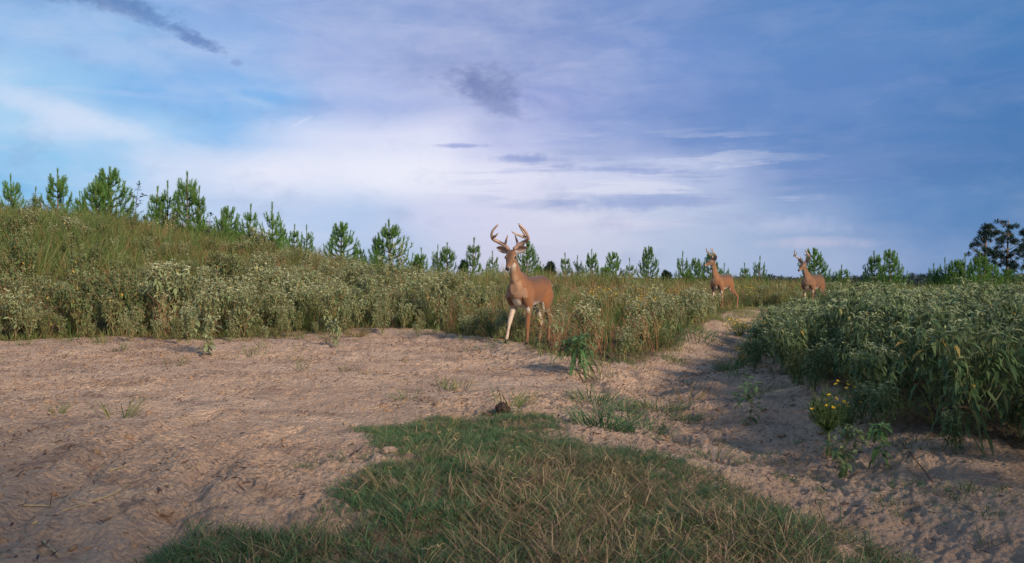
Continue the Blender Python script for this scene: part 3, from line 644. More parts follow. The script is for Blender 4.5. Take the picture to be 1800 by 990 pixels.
DEER = [
 dict(label='large front buck with the tallest antlers, facing the viewer at the edge of the sand', u=933, y=12.75, th=27, s=1.05,
      pose=dict(head=(.57, -.01, 1.20), yaw=10, pitch=36, front=[(.33, .10, 0), (.47, -.13, 0)], rear=[(-.30, .12, 0), (-.46, -.10, 0)], antler=(big_L, big_R), girth=.95, ear=(.78, .05), lit_leg=True, neck=1.0)),
 dict(label='buck with the narrow antlers stepping through short grass at the end of the sandy wash', u=1270, y=23.0, th=38, s=.97,
      pose=dict(head=(.52, -.07, 1.27), yaw=-34, pitch=14, front=[(.24, .10, 0), (.46, -.10, 0)], rear=[(-.66, .11, 0), (-.14, -.11, 0)], antler=(mid_L, mid_R), girth=.86, neck=.88, ear=(.6, .0), coat=(0.225, 0.098, 0.040))),
 dict(label='farthest buck with wide round antlers, its lower legs hidden in the weeds at the right', u=1430, y=24.0, th=42, s=1.0,
      pose=dict(head=(.60, -.03, 1.18), yaw=-10, pitch=26, front=[(.34, .10, 0), (.38, -.10, 0)], rear=[(-.44, .11, 0), (-.36, -.11, 0)], antler=(wide_L, wide_R), girth=.92, neck=.92, ear=(.55, .0), coat=(0.175, 0.082, 0.038))),
]
for d in DEER:
    q = at(d['u'], d['y']); build_deer(d['label'], Vector((q.x, q.y, q.z)), d['th'], d['s'], d['pose'])

# ------------------------------------------------------------------ croton plants (prototypes)
def croton_parts(seed, h=0.8, nb=7, LL=0.07, droop=0.9, dens=1.0, spread=0.55, tip=1.0, ratio=.34):
    global rng
    old = rng; rng = np.random.default_rng(seed)
    st, lf = MB(), MB(); LP, LD, LL_, PA, DR = [], [], [], [], []
    top = h * rng.uniform(.38, .52); bend = rng.normal(0, .05, 2) * h
    main = smooth_path([(0, 0, -.03), (bend[0] * .4, bend[1] * .4, top * .5), (bend[0], bend[1], top)], 6)
    tube(st, main, np.linspace(.0065, .004, 6) * (h / .8), 5, cap=False)
    def add_leaf(p, d, L, pale, dr): LP.append(p); LD.append(d); LL_.append(L); PA.append(pale); DR.append(dr)
    def branch(p0, d0, L, r, lvl):
        d0 = nrm(d0); up = np.array([0, 0, 1.0]); pts = [p0]
        for i in range(1, 5): dd = nrm(d0 * (1 - .18 * i) + up * (.22 * i) + rng.normal(0, .10, 3)); pts.append(pts[-1] + dd * L / 4)
        pts = np.array(pts); tube(st, pts, np.linspace(r, r * .55, 5), 4, cap=False)
        n = max(3, int(L / .032 * dens))
        for t in rng.uniform(.15 if lvl else .35, 1.0, n):
            i = min(int(t * 4), 3); p = pts[i] + (pts[i + 1] - pts[i]) * (t * 4 - i); a = rng.uniform(0, 2 * np.pi)
            d = np.array([math.cos(a), math.sin(a), rng.uniform(-.2, .6)]); add_leaf(p, d, LL * rng.uniform(.65, 1.15) * (1.1 - .3 * t), tip * max(0, t - .75) * rng.uniform(0, 1.2), droop * rng.uniform(.5, 1.3))
        if lvl < 1:
            for _ in range(rng.integers(1, 3)):
                t = rng.uniform(.4, .8); i = int(t * 4); a = rng.uniform(0, 2 * np.pi)
                branch(pts[i], np.array([math.cos(a), math.sin(a), 1.0]), L * rng.uniform(.45, .65), r * .7, 1)
        pe_ = pts[-1]; k = rng.integers(5, 9)                     # terminal rosette, woolly and pale
        for q in range(k):
            a = q * 2.4 + rng.uniform(0, .8); add_leaf(pe_, np.array([math.cos(a), math.sin(a), rng.uniform(.3, 1.2)]), LL * rng.uniform(.35, .7), tip * rng.uniform(.45, 1.0), droop * rng.uniform(.3, .9))
    for i in range(nb):
        t = rng.uniform(.06, 1.0) if i > 1 else 1.0; j = min(int(t * 5), 4); p = main[j] + (main[j + 1] - main[j]) * (t * 5 - j)
        a = i * 2.4 + rng.uniform(-.4, .4); L = (h - p[2]) * (rng.uniform(.75, 1.1) if t > .45 else rng.uniform(.35, .75))
        branch(p, np.array([math.cos(a) * spread, math.sin(a) * spread, rng.uniform(.45, .9)]), L, .0038 * h / .8, 0)
    for _ in range(int(8 * dens)):                                # a few hanging lower leaves
        t = rng.uniform(.3, .95); j = min(int(t * 5), 4); p = main[j]; a = rng.uniform(0, 2 * np.pi)
        add_leaf(p, np.array([math.cos(a), math.sin(a), .1]), LL * rng.uniform(.8, 1.3), 0, droop * 1.3)
    leaves(lf, np.array(LP), np.array(LD), np.array(LL_), np.array(LL_) * ratio, np.array(DR), np.array(PA))
    rng = old; return st, lf
def join2(st, lf):
    j = MB()
    for f, m_, s_ in st.f: j.f.append((f, 0, s_))
    for f, m_, s_ in lf.f: j.f.append((f + st.n, 1, s_))
    j.v = st.v + lf.v; j.c = st.c + lf.c; j.n = st.n + lf.n; return j
PR = [croton_parts(100 + i, h=1.0, nb=15, LL=.155, droop=1.0, dens=.85, spread=.66, tip=.8, ratio=.25) for i in range(7)]
PL = [croton_parts(200 + i, h=1.0, nb=15, LL=.122, droop=.8, dens=.85, spread=.66, tip=1.15, ratio=.36) for i in range(7)]
CR = [(s_.mesh("stem", M_STEMG), l_.mesh("foliage", M_CR)) for s_, l_ in PR]
CLm = [(s_.mesh("stem", M_STEM), l_.mesh("foliage", M_CL)) for s_, l_ in PL]
CGm = [(a_, l_.mesh('foliage', M_CG)) for (a_, _), (s_, l_) in zip(CLm, PL)]
JR = [join2(s_, l_).mesh("croton", [M_STEMG, M_CR]) for s_, l_ in PR]
JL = [join2(s_, l_).mesh("croton", [M_STEM, M_CG if i_ in (2, 5) else M_CL]) for i_, (s_, l_) in enumerate(PL)]

def poisson(n, x0, x1, y0, y1, f, dmin, seed):
    """dart throwing with a grid; f(x,y) -> keep probability, dmin may be a function of y"""
    g = np.random.default_rng(seed); xs = g.uniform(x0, x1, n); ys = np.sqrt(g.uniform(y0 ** 2, y1 ** 2, n)); keep = g.random(n) < f(xs, ys); xs, ys = xs[keep], ys[keep]
    cell = dmin; grid = {}; out = []
    for x, y in zip(xs, ys):
        ix, iy = int(x // cell), int(y // cell)
        if any((x - a) ** 2 + (y - b) ** 2 < dmin * dmin for i in (-1, 0, 1) for j in (-1, 0, 1) for a, b in grid.get((ix + i, iy + j), ())): continue
        grid.setdefault((ix, iy), []).append((x, y)); out.append((x, y))
    return np.array(out)
def xr(y): return np.interp(y, XRy, XRx)
def ym(x): return np.interp(x, YMx, YMy)
# right-hand thicket
def fR(x, y):
    d = x - xr(y) - .25 * fbm(x / .7, y / .7, 9, 2); return (d > .05) & (y > 3.9 - .0 * x) & (infr(x, y, 160))
thR = poisson(9000, 2, 13, 3.4, 17.5, fR, .30, 1)
hR = .80 * (1 - .16 * sst(thR[:, 1], 8, 14)) * (.72 + .28 * sst(thR[:, 0] - xr(thR[:, 1]), 0, .9)) * rng.uniform(.74, 1.16, len(thR)) * (1 + .5 * fbm(thR[:, 0] / .8, thR[:, 1] / .8, 98, 2))
hR = np.minimum(hR, (.86 + .22 * rng.random(len(hR)) - .10 * sst(thR[:, 1], 9, 13) - ground_z(thR[:, 0], thR[:, 1])) / 1.08)
# left bank and middle
def fL(x, y):
    d = y - ym(x) + 1.7 * fbm(x / .9, y / .9, 88, 2) - .25; left = x < -1.4
    p = np.where(left, .97 * (1 - .88 * sst(y - 9.5 * sst(x, -10, -5) + 2.5 * fbm(x / 2.2, y / 2.2, 95, 2), 17.2, 20.5)), .62 * (1 - .3 * sst(y, 16, 25)))
    p = p * (1 - .9 * np.exp(-(((x + 1.5) / 1.1) ** 2 + ((y - 19.5) / 2.6) ** 2)))
    nn = fbm(x / 1.2, y / 1.2, 91, 3); p = p * (.10 + .90 * sst(nn, -.26, .10))
    deer1 = (np.hypot(x - .25, y - 12.9) < .62) | ((np.abs(x - .1) < .5) & (y < 13.3))
    deer2 = (np.hypot(x - 5.46, (y - 22.6) * .6) < .9); deer3 = np.hypot(x - 8.16, y - 24) < .7
    open_ = (x > -1.2) & (x < .2) & (y > 15.5) & (y < 19.5)          # reddish bare opening behind
    return np.where((d > .1) & ~deer1 & ~deer2 & ~deer3 & infr(x, y, 120) & (x < 11), p * np.where(open_, .1, 1), 0)
thL = poisson(16000, -17, 11, 10, 30, fL, .36, 2)
lf_ = thL[:, 0] < -1.4
hL = np.where(lf_, .74, .50) * rng.uniform(.72, 1.15, len(thL)) * (1 - .25 * sst(thL[:, 1], 18, 28))
hL *= (1 + .9 * fbm(thL[:, 0] / .9, thL[:, 1] / .9, 97, 2)) * np.where(rng.random(len(thL)) < .12, 1.3, 1.0)
hL *= np.where((~lf_) & (thL[:, 1] < 13), .85, 1.0)
# low fringe of young plants along both margins
fr = poisson(9000, -14, 11, 3.8, 22, lambda x, y: np.where(((((y - ym(x)) > -.25) & ((y - ym(x)) < 1.1 + .8 * fbm(x, y, 89, 2)) & (x < 5) & (np.hypot(x - .2, y - 12.4) > .9) & ~((np.abs(x - .12) < .42) & (y < 13))) | (((x - xr(y)) > -.12) & ((x - xr(y)) < .7) & (y < 17))) & infr(x, y, 30), .42, np.where((((y - ym(x)) > -1.5) & (y - ym(x) < 0) & (x < 0) & (np.hypot(x - .1, y - 12.4) > 1.1) & infr(x, y, 30)) | ((x > xr(y) - .45) & (x < xr(y)) & (y > 4) & (y < 12)), .10, 0)), .27, 3)
frk = np.where(fr[:, 0] > xr(fr[:, 1]) - .3, 0, 1); frh = rng.uniform(.20, .55, len(fr))
pts = [(x, y, h, 0) for (x, y), h in zip(thR, hR)] + [(x, y, h, 1) for (x, y), h in zip(thL, hL)] + [(x, y, h, int(k)) for (x, y), h, k in zip(fr, frh, frk)]
pts.sort(key=lambda q: -q[2] / q[1])
PX = [q for q in pts if infr(np.array([q[0]]), np.array([q[1]]), 10)[0]]
INDIV = PX[:290]; ids = set(id(q) for q in INDIV); REST = [q for q in pts if id(q) not in ids]
def place_plant(name, meshes, loc, sc, rz, label, cat, group=None, tilt=(0, 0)):
    r = empty(name, loc, 0, sc); r.rotation_euler = (tilt[0], tilt[1], rz); tag(r, label, cat, group)
    for nm, me in zip(("stem", "foliage"), meshes):
        o_ = bpy.data.objects.new(nm, me); COL.objects.link(o_); o_.parent = r
    return r
for (x, y, h, k) in INDIV:
    z = gz(x, y)
    if k == 0:
        edge = x - float(xr(y)) < .55
        lab, grp = (('green leafy croton plant on the sand-side edge of the thicket at the right', 'croton plants along the edge of the right thicket') if edge else
                    ('tall green croton plant inside the dense thicket at the right', 'croton plants inside the right thicket'))
        ms = CR[rng.integers(len(CR))]
    else:
        ms = CLm[rng.integers(len(CLm))] if rng.random() > (.75 if x < -6.5 else .22) else CGm[rng.integers(len(CGm))]  # far-left plants mostly get the darker olive leaves, painting in shade there
        if x < -1.4: lab, grp = 'pale sage croton plant on the foot of the left bank behind the sand', 'sage croton plants on the left bank'
        else: lab, grp = 'low pale croton plant in the open weeds between the bucks', 'low croton plants in the middle of the clearing'
    place_plant("croton_plant", ms, (x, y, z - .01), h, rng.uniform(0, 6.28), lab, "plant", grp, (rng.normal(0, .09), rng.normal(0, .09)))
for nm, kk, js, lab in (("croton_thicket", 0, JR, 'farther and hidden green croton plants of the dense thicket at the right'), ("croton_growth", 1, JL, 'farther pale sage croton plants massed over the bank and the clearing')):
    q = np.array([(a_, b_, c_) for a_, b_, c_, k in REST if k == kk])
    scatter(nm, js, onz(q[:, 0], q[:, 1], -.01), rotz(len(q), .1), q[:, 2], lab, "weeds")

# ------------------------------------------------------------------ tall grasses and brown weeds (stuff)
def tall_tuft(seed, n=34, h=.6, w_=.005, spread=.10, dryp=.5, lean=.35):
    global rng
    old = rng; rng = np.random.default_rng(seed); mb = MB(); r = spread * np.sqrt(rng.random(n)); a = rng.uniform(0, 6.28, n)
    Pb = np.stack([r * np.cos(a), r * np.sin(a), np.full(n, -.02)], -1)
    blades(mb, Pb, a + rng.normal(0, .6, n), rng.uniform(.02, lean, n), h * rng.uniform(.5, 1.1, n), w_ * rng.uniform(.7, 1.3, n), rng.uniform(.05, .55, n), dry=np.clip(rng.normal(dryp, .3, n), 0, 1))
    rng = old; return mb.mesh("tuft", M_TALL)
TT = [tall_tuft(300 + i, 44, .62, .0075, .12, dp) for i, dp in enumerate((.1, .25, .45, .6, .85))]
def fT(x, y):
    nn = fbm(x / 2.3, y / 2.3, 131, 3)
    up = sst(y + 1.6 * nn - 5 * sst(x, -10, -5), 17.5, 20.5) * (x < -1) * (1 - .55 * sst(x, -9, -5)) + sst(y + 3 * nn, 15, 19) * (x >= -1) * (.55 + .4 * sst(x, 3, 5) * sst(y, 23, 25))
    up = np.maximum(up, np.exp(-(((x + 1.5) / 1.2) ** 2 + ((y - 19.5) / 2.8) ** 2)))
    corridor = (x > 3.2) & (x < np.interp(y, [14, 24], [5, 7.6])) & (y + 3.5 * fbm(x / .8, y / .8, 149, 2) < 22.8) & (x > np.interp(y, [12, 24], [2.2, 5.0]))
    return np.where((y > ym(x) + .3) & infr(x, y, 100) & ~corridor, np.clip(up, .16, 1), 0)
q = poisson(26000, -24, 24, 12, 38, fT, .20, 5)
hh = rng.uniform(.55, 1.15, len(q)) * np.where(q[:, 0] > 3, .30 + .85 * sst(q[:, 1], 22, 27), 1.0) * (1 + .5 * sst(-q[:, 0], 7, 11)) * (1 + .3 * sst(q[:, 1], 25, 28) * (q[:, 0] < 4) * (q[:, 0] > -7)) * (1 + .5 * fbm(q[:, 0] / .9, q[:, 1] / .9, 141, 2))
dsel = fbm(q[:, 0] / 1.8, q[:, 1] / 1.8, 171, 3) * 1.3 + .30 - .16 * sst(-q[:, 0], 7, 12) + rng.normal(0, .16, len(q))
scatter("tall_grass", TT, onz(q[:, 0], q[:, 1]), rotz(len(q), .1), hh, 'tall olive and tan grass covering the bank and the clearing', "grass", idx=np.clip((dsel * 5).astype(int), 0, 4))
# short grass and forbs at the feet of the thickets and along the wash
TS = [tall_tuft(330 + i, 26, .20, .006, .10, dp, .8) for i, dp in enumerate((.05, .15, .3, .9))]
def fS(x, y):
    v = vegmask(x, y); cor = (x > 3.0) & (y > 17) & (y < 24) & (x < 7.5)
    return np.where(infr(x, y, 60) & (y < 26), np.where(v > .5, .5, np.where(cor, .6, np.where((np.abs(y - ym(x)) < 1.0) | (np.abs(x - xr(y)) < .5), .13, .012))), 0)
q = poisson(30000, -15, 12, 5, 26, fS, .17, 6)
scatter("low_grass", TS, onz(q[:, 0], q[:, 1]), rotz(len(q), .15), rng.uniform(.5, 1.2, len(q)), 'short grass and seedlings under the weeds and on the path of the bucks', "grass")
# red-brown dead stalks
def stalks(seed):
    global rng
    old = rng; rng = np.random.default_rng(seed); mb = MB()
    for _ in range(9):
        a = rng.uniform(0, 6.28); L = rng.uniform(.35, .75); d = np.array([math.cos(a) * .25, math.sin(a) * .25, 1]); p = rng.normal(0, .05, 3); p[2] = -.02
        pts = smooth_path([p, p + d * L * .5 + rng.normal(0, .03, 3), p + d * L], 5); tube(mb, pts, np.linspace(.004, .002, 5), 3, cap=False)
        for _ in range(5):
            j = rng.integers(2, 5); b = rng.uniform(0, 6.28); e = pts[j] + np.array([math.cos(b), math.sin(b), 1.2]) * L * .16; tube(mb, [pts[j], (pts[j] + e) / 2, e], [.002, .002, .001], 3, cap=False)
    rng = old; return mb.mesh("stalks", M_RED)
M_RED = simple("red_brown_stalk", (0.20, 0.085, 0.045), (0.34, 0.19, 0.10), scale=12)
SK = [stalks(350 + i) for i in range(4)]
q = poisson(7000, -16, 11, 11, 28, lambda x, y: np.where((y > ym(x) + .2) & infr(x, y), sst(fbm(x / 1.7, y / 1.7, 211, 3), -.15, .3), 0), .33, 8)
scatter("dead_stalks", SK, onz(q[:, 0], q[:, 1]), rotz(len(q), .15), rng.uniform(.5, 1.0, len(q)), 'dead red-brown weed stalks standing among the living plants', "weeds")

# ------------------------------------------------------------------ foreground turf (stuff)
def turf_tuft(seed, n, h, w_, dryp, m_, spread=.05, lean=1.0):
    global rng
    old = rng; rng = np.random.default_rng(seed); mb = MB(); r = spread * np.sqrt(rng.random(n)); a = rng.uniform(0, 6.28, n)
    Pb = np.stack([r * np.cos(a), r * np.sin(a), np.full(n, -.008)], -1)
    blades(mb, Pb, rng.uniform(0, 6.28, n), rng.uniform(.1, lean, n), h * rng.uniform(.45, 1.15, n), w_ * rng.uniform(.6, 1.3, n), rng.uniform(.1, .9, n), dry=np.clip(rng.normal(dryp, .28, n), 0, 1))
    rng = old; return mb.mesh("turf", m_)
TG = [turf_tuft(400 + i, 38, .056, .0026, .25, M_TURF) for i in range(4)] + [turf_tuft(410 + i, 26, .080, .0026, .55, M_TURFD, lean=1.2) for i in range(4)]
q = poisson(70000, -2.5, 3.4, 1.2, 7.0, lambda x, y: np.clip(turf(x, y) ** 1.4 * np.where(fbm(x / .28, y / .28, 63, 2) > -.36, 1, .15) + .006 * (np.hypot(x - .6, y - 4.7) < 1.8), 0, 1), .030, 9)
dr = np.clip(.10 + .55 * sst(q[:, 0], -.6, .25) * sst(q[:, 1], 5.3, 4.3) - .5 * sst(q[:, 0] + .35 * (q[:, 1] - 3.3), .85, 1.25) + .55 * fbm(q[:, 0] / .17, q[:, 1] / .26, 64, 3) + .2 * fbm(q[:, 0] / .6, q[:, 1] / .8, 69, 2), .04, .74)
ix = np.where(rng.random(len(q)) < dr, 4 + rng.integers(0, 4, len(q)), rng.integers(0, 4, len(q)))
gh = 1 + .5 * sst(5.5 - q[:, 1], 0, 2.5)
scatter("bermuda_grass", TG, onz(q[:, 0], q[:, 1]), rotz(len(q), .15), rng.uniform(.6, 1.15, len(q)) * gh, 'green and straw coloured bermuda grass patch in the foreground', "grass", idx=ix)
# long dry seed stems over the turf
def seedstem(seed):
    global rng
    old = rng; rng = np.random.default_rng(seed); mb = MB()
    for _ in range(3):
        a = rng.uniform(0, 6.28); L = rng.uniform(.06, .14); d = np.array([math.cos(a) * .5, math.sin(a) * .5, 1]); p = np.append(rng.normal(0, .02, 2), -.005)
        pts = smooth_path([p, p + d * L * .55, p + d * L * .9 + np.array([math.cos(a), math.sin(a), 0]) * .03], 6); tube(mb, pts, np.linspace(.0011, .0006, 6), 3, cap=False)
        for k in range(3):
            b = rng.uniform(0, 6.28); e = pts[-1] + np.array([math.cos(b), math.sin(b), .3]) * .025; tube(mb, [pts[-1], (pts[-1] + e) / 2 + np.array([0, 0, .004]), e], [.0012, .0014, .0008], 3, cap=False)
    rng = old; return mb.mesh("seed_stem", M_STRAW)
q2 = q[rng.random(len(q)) < .008 + .030 * dr]
scatter("straw_stems", [seedstem(430 + i) for i in range(5)], onz(q2[:, 0], q2[:, 1]), rotz(len(q2), .35), rng.uniform(.6, 1.1, len(q2)), 'thin dry straw stems rising from the foreground grass', "grass")

# ------------------------------------------------------------------ clods, litter (stuff)
def lump(seed, flat=.6, amp=.35, sub=2, m_=None, fr=1.3):
    import bmesh
    bm = bmesh.new(); bmesh.ops.create_icosphere(bm, subdivisions=sub, radius=1.0); v = np.array([x.co[:] for x in bm.verts]); f = np.array([[y.index for y in x.verts] for x in bm.faces]); bm.free()
    s = 1 + amp * (fbm(v[:, 0] * fr + seed, v[:, 1] * fr + v[:, 2] * 1.7, seed, 3) + fbm(v[:, 2] * fr + seed, v[:, 0] * fr - v[:, 1], seed + 9, 3)); v = v * s[:, None]; v[:, 2] *= flat
    mb = MB(); mb.add(v, [f]); return mb.mesh("clod", m_ or M_GROUND)
M_CLOD, t, o = mat("sand_clod_soil"); oi_ = t.new('ShaderNodeObjectInfo'); tc_ = t.new('ShaderNodeTexCoord'); nn_ = t.noise(tc_.outputs['Object'], 2.2, 4)
principled(t, o, t.mix(t.ss(nn_, .35, .65), t.mix(oi_.outputs['Random'], (0.30, 0.19, 0.125), (0.56, 0.38, 0.25)), (0.40, 0.26, 0.165)), 0.93, nn_, 0.6, 0.3, 0.15)
LM = [lump(500 + i, .6, .5, 2, M_CLOD) for i in range(6)]
def fC(x, y): return np.where((vegmask(x, y) < .6) & ~inpoly(x, y, GP) & infr(x, y, 40), np.clip(.25 + 1.1 * fbm(x / .7, y / .7, 77, 3), .03, 1), 0)
q = poisson(90000, -9, 6, 2.2, 14.5, fC, .020, 11)
s_ = .004 + .013 * rng.random(len(q)) ** 3 + .014 * (rng.random(len(q)) < .04)
scatter("sand_clods", LM, onz(q[:, 0], q[:, 1], -.001), rotz(len(q), .5), s_, 'small crumbs and clods of dry sand scattered over the bare ground', "soil")
def bits(seed):
    global rng
    old = rng; rng = np.random.default_rng(seed); mb = MB(); n = 3
    a = rng.uniform(0, 6.28, n); leaves(mb, np.column_stack([rng.normal(0, .03, (n, 2)), np.full(n, .004)]), np.stack([np.cos(a), np.sin(a), .15 + 0 * a], -1), rng.uniform(.02, .05, n), rng.uniform(.006, .014, n), rng.uniform(-.1, .3, n), np.zeros(n), fold=.6)
    rng = old; return mb.mesh("litter", M_LITTER)
q = poisson(90000, -9, 8, 2.4, 16, lambda x, y: np.where(~inpoly(x, y, GP) & infr(x, y, 40), np.clip(.30 + 1.1 * fbm(x / .8, y / .8, 79, 3) + .5 * vegmask(x, y) + .25 * np.exp(-(dline(x, y, WASH) / .7) ** 2), .02, 1), 0), .045, 12)
scatter("leaf_litter", [bits(520 + i) for i in range(6)], onz(q[:, 0], q[:, 1], .002), rotz(len(q), .25), rng.uniform(.4, 1.25, len(q)) ** 1.2, 'dead leaf scraps and chaff lying on the sand and in the wash', "litter")

# ------------------------------------------------------------------ pine saplings on the skyline
def needles(mb, Pb, D, L, Wd, pale):
    n = len(Pb); D = nrm(D); S = nrm(np.cross(D, rng.standard_normal((n, 3)))) * (np.asarray(Wd) * .5).reshape(-1, 1)
    V = np.stack([Pb + S, Pb - S, Pb + D * np.asarray(L).reshape(-1, 1)], 1); k = (np.arange(n) * 3)[:, None] + np.array([[0, 1, 2]])
    c_ = np.zeros((n, 3, 4)); c_[..., 0] = rng.random(n)[:, None]; c_[..., 1] = np.asarray(pale).reshape(-1, 1); c_[..., 3] = 1; mb.add(V.reshape(-1, 3), [k], c_.reshape(-1, 4), smooth=False)
def pine_parts(seed, wid=.75, dens=1.0, nw=7, leader=.22, nl=.15, gaps=0.0):
    """height 1 unit = 2.4 m tree modelled at true size"""
    global rng
    old = rng; rng = np.random.default_rng(seed); H = 2.4; tk, lf = MB(), MB()
    lean = rng.normal(0, .06, 2); tr_ = smooth_path([(0, 0, -.1), (lean[0] * .5, lean[1] * .5, H * .5), (lean[0], lean[1], H)], 10); tube(tk, tr_, np.linspace(.035, .007, 10), 7)
    def tpt(t): i = min(int(t * 9), 8); return tr_[i] + (tr_[i + 1] - tr_[i]) * (t * 9 - i)
    def clothe(pts, n, l, pale=0, tight=False):
        t = rng.random(n) ** (1.0 if tight else .8); m = len(pts) - 1; i = np.minimum((t * m).astype(int), m - 1); f = (t * m - i)[:, None]; p = pts[i] * (1 - f) + pts[i + 1] * f; d = nrm(pts[i + 1] - pts[i])
        r = nrm(np.cross(d, rng.standard_normal((n, 3)))); needles(lf, p, d * 1.0 + r * rng.uniform(.3, .6 if tight else 1.0, n)[:, None], l * rng.uniform(.7, 1.15, n), rng.uniform(.007, .013, n), np.full(n, pale) * rng.random(n))
    clothe(tr_[6:], int(200 * dens), nl * .85, .6, True); clothe(tr_[8:], int(110 * dens), nl * .75, .6, True)
    for w_ in range(nw):
        t = .03 + (1 - leader - .03) * (w_ / (nw - 1)) ** .95 + rng.normal(0, .012); k = rng.integers(5, 8)
        for j in range(k):
            if rng.random() < gaps: continue
            a = j * 6.283 / k + rng.normal(0, .3) + w_; L = wid * (1 - t) ** 1.15 * rng.uniform(.65, 1.1) + .10; up = .55 + .9 * t
            d = np.array([math.cos(a), math.sin(a), up * .45]); p0 = tpt(t); p1 = p0 + d * L * .6; p2 = p1 + nrm(np.array([math.cos(a) * .8, math.sin(a) * .8, up])) * L * .32; p3 = p2 + nrm(np.array([math.cos(a) * .2, math.sin(a) * .2, 1.0])) * (.16 + L * .26)
            pts = smooth_path([p0, p1, p2, p3], 7); tube(tk, pts, np.linspace(.012, .004, 7), 4, cap=False)
            clothe(pts[:5], int((60 + 170 * L) * dens), nl * 1.05); clothe(pts[4:], int(90 * dens), nl * .62, .6, True)
            for _ in range(rng.integers(1, 3)):
                i = rng.integers(2, 5); b = a + rng.choice([-1, 1]) * rng.uniform(.5, 1.1); e = pts[i] + np.array([math.cos(b), math.sin(b), .7]) * L * .30; e2 = e + np.array([math.cos(b) * .03, math.sin(b) * .03, .12])
                sb = smooth_path([pts[i], e, e2], 4); clothe(sb, int(55 * dens), nl * .9, .2)
    rng = old; return tk.mesh("trunk", M_BARK), lf.mesh("crown", M_NEEDLE)
PV = {'bushy': [pine_parts(600, .98, 1.0, 9, .18, gaps=.10), pine_parts(601, .94, 1.0, 9, .21, gaps=.16), pine_parts(606, 1.05, 1.05, 10, .16, gaps=.12)], 'cone': [pine_parts(602, .74, .85, 8, .26, gaps=.14), pine_parts(603, .66, .8, 8, .30, gaps=.20), pine_parts(607, .78, .9, 9, .24, gaps=.14)],
      'thin': [pine_parts(604, .46, .8, 7, .30, gaps=.2), pine_parts(605, .42, .7, 6, .34, gaps=.25), pine_parts(608, .50, .8, 7, .28, gaps=.15)]}
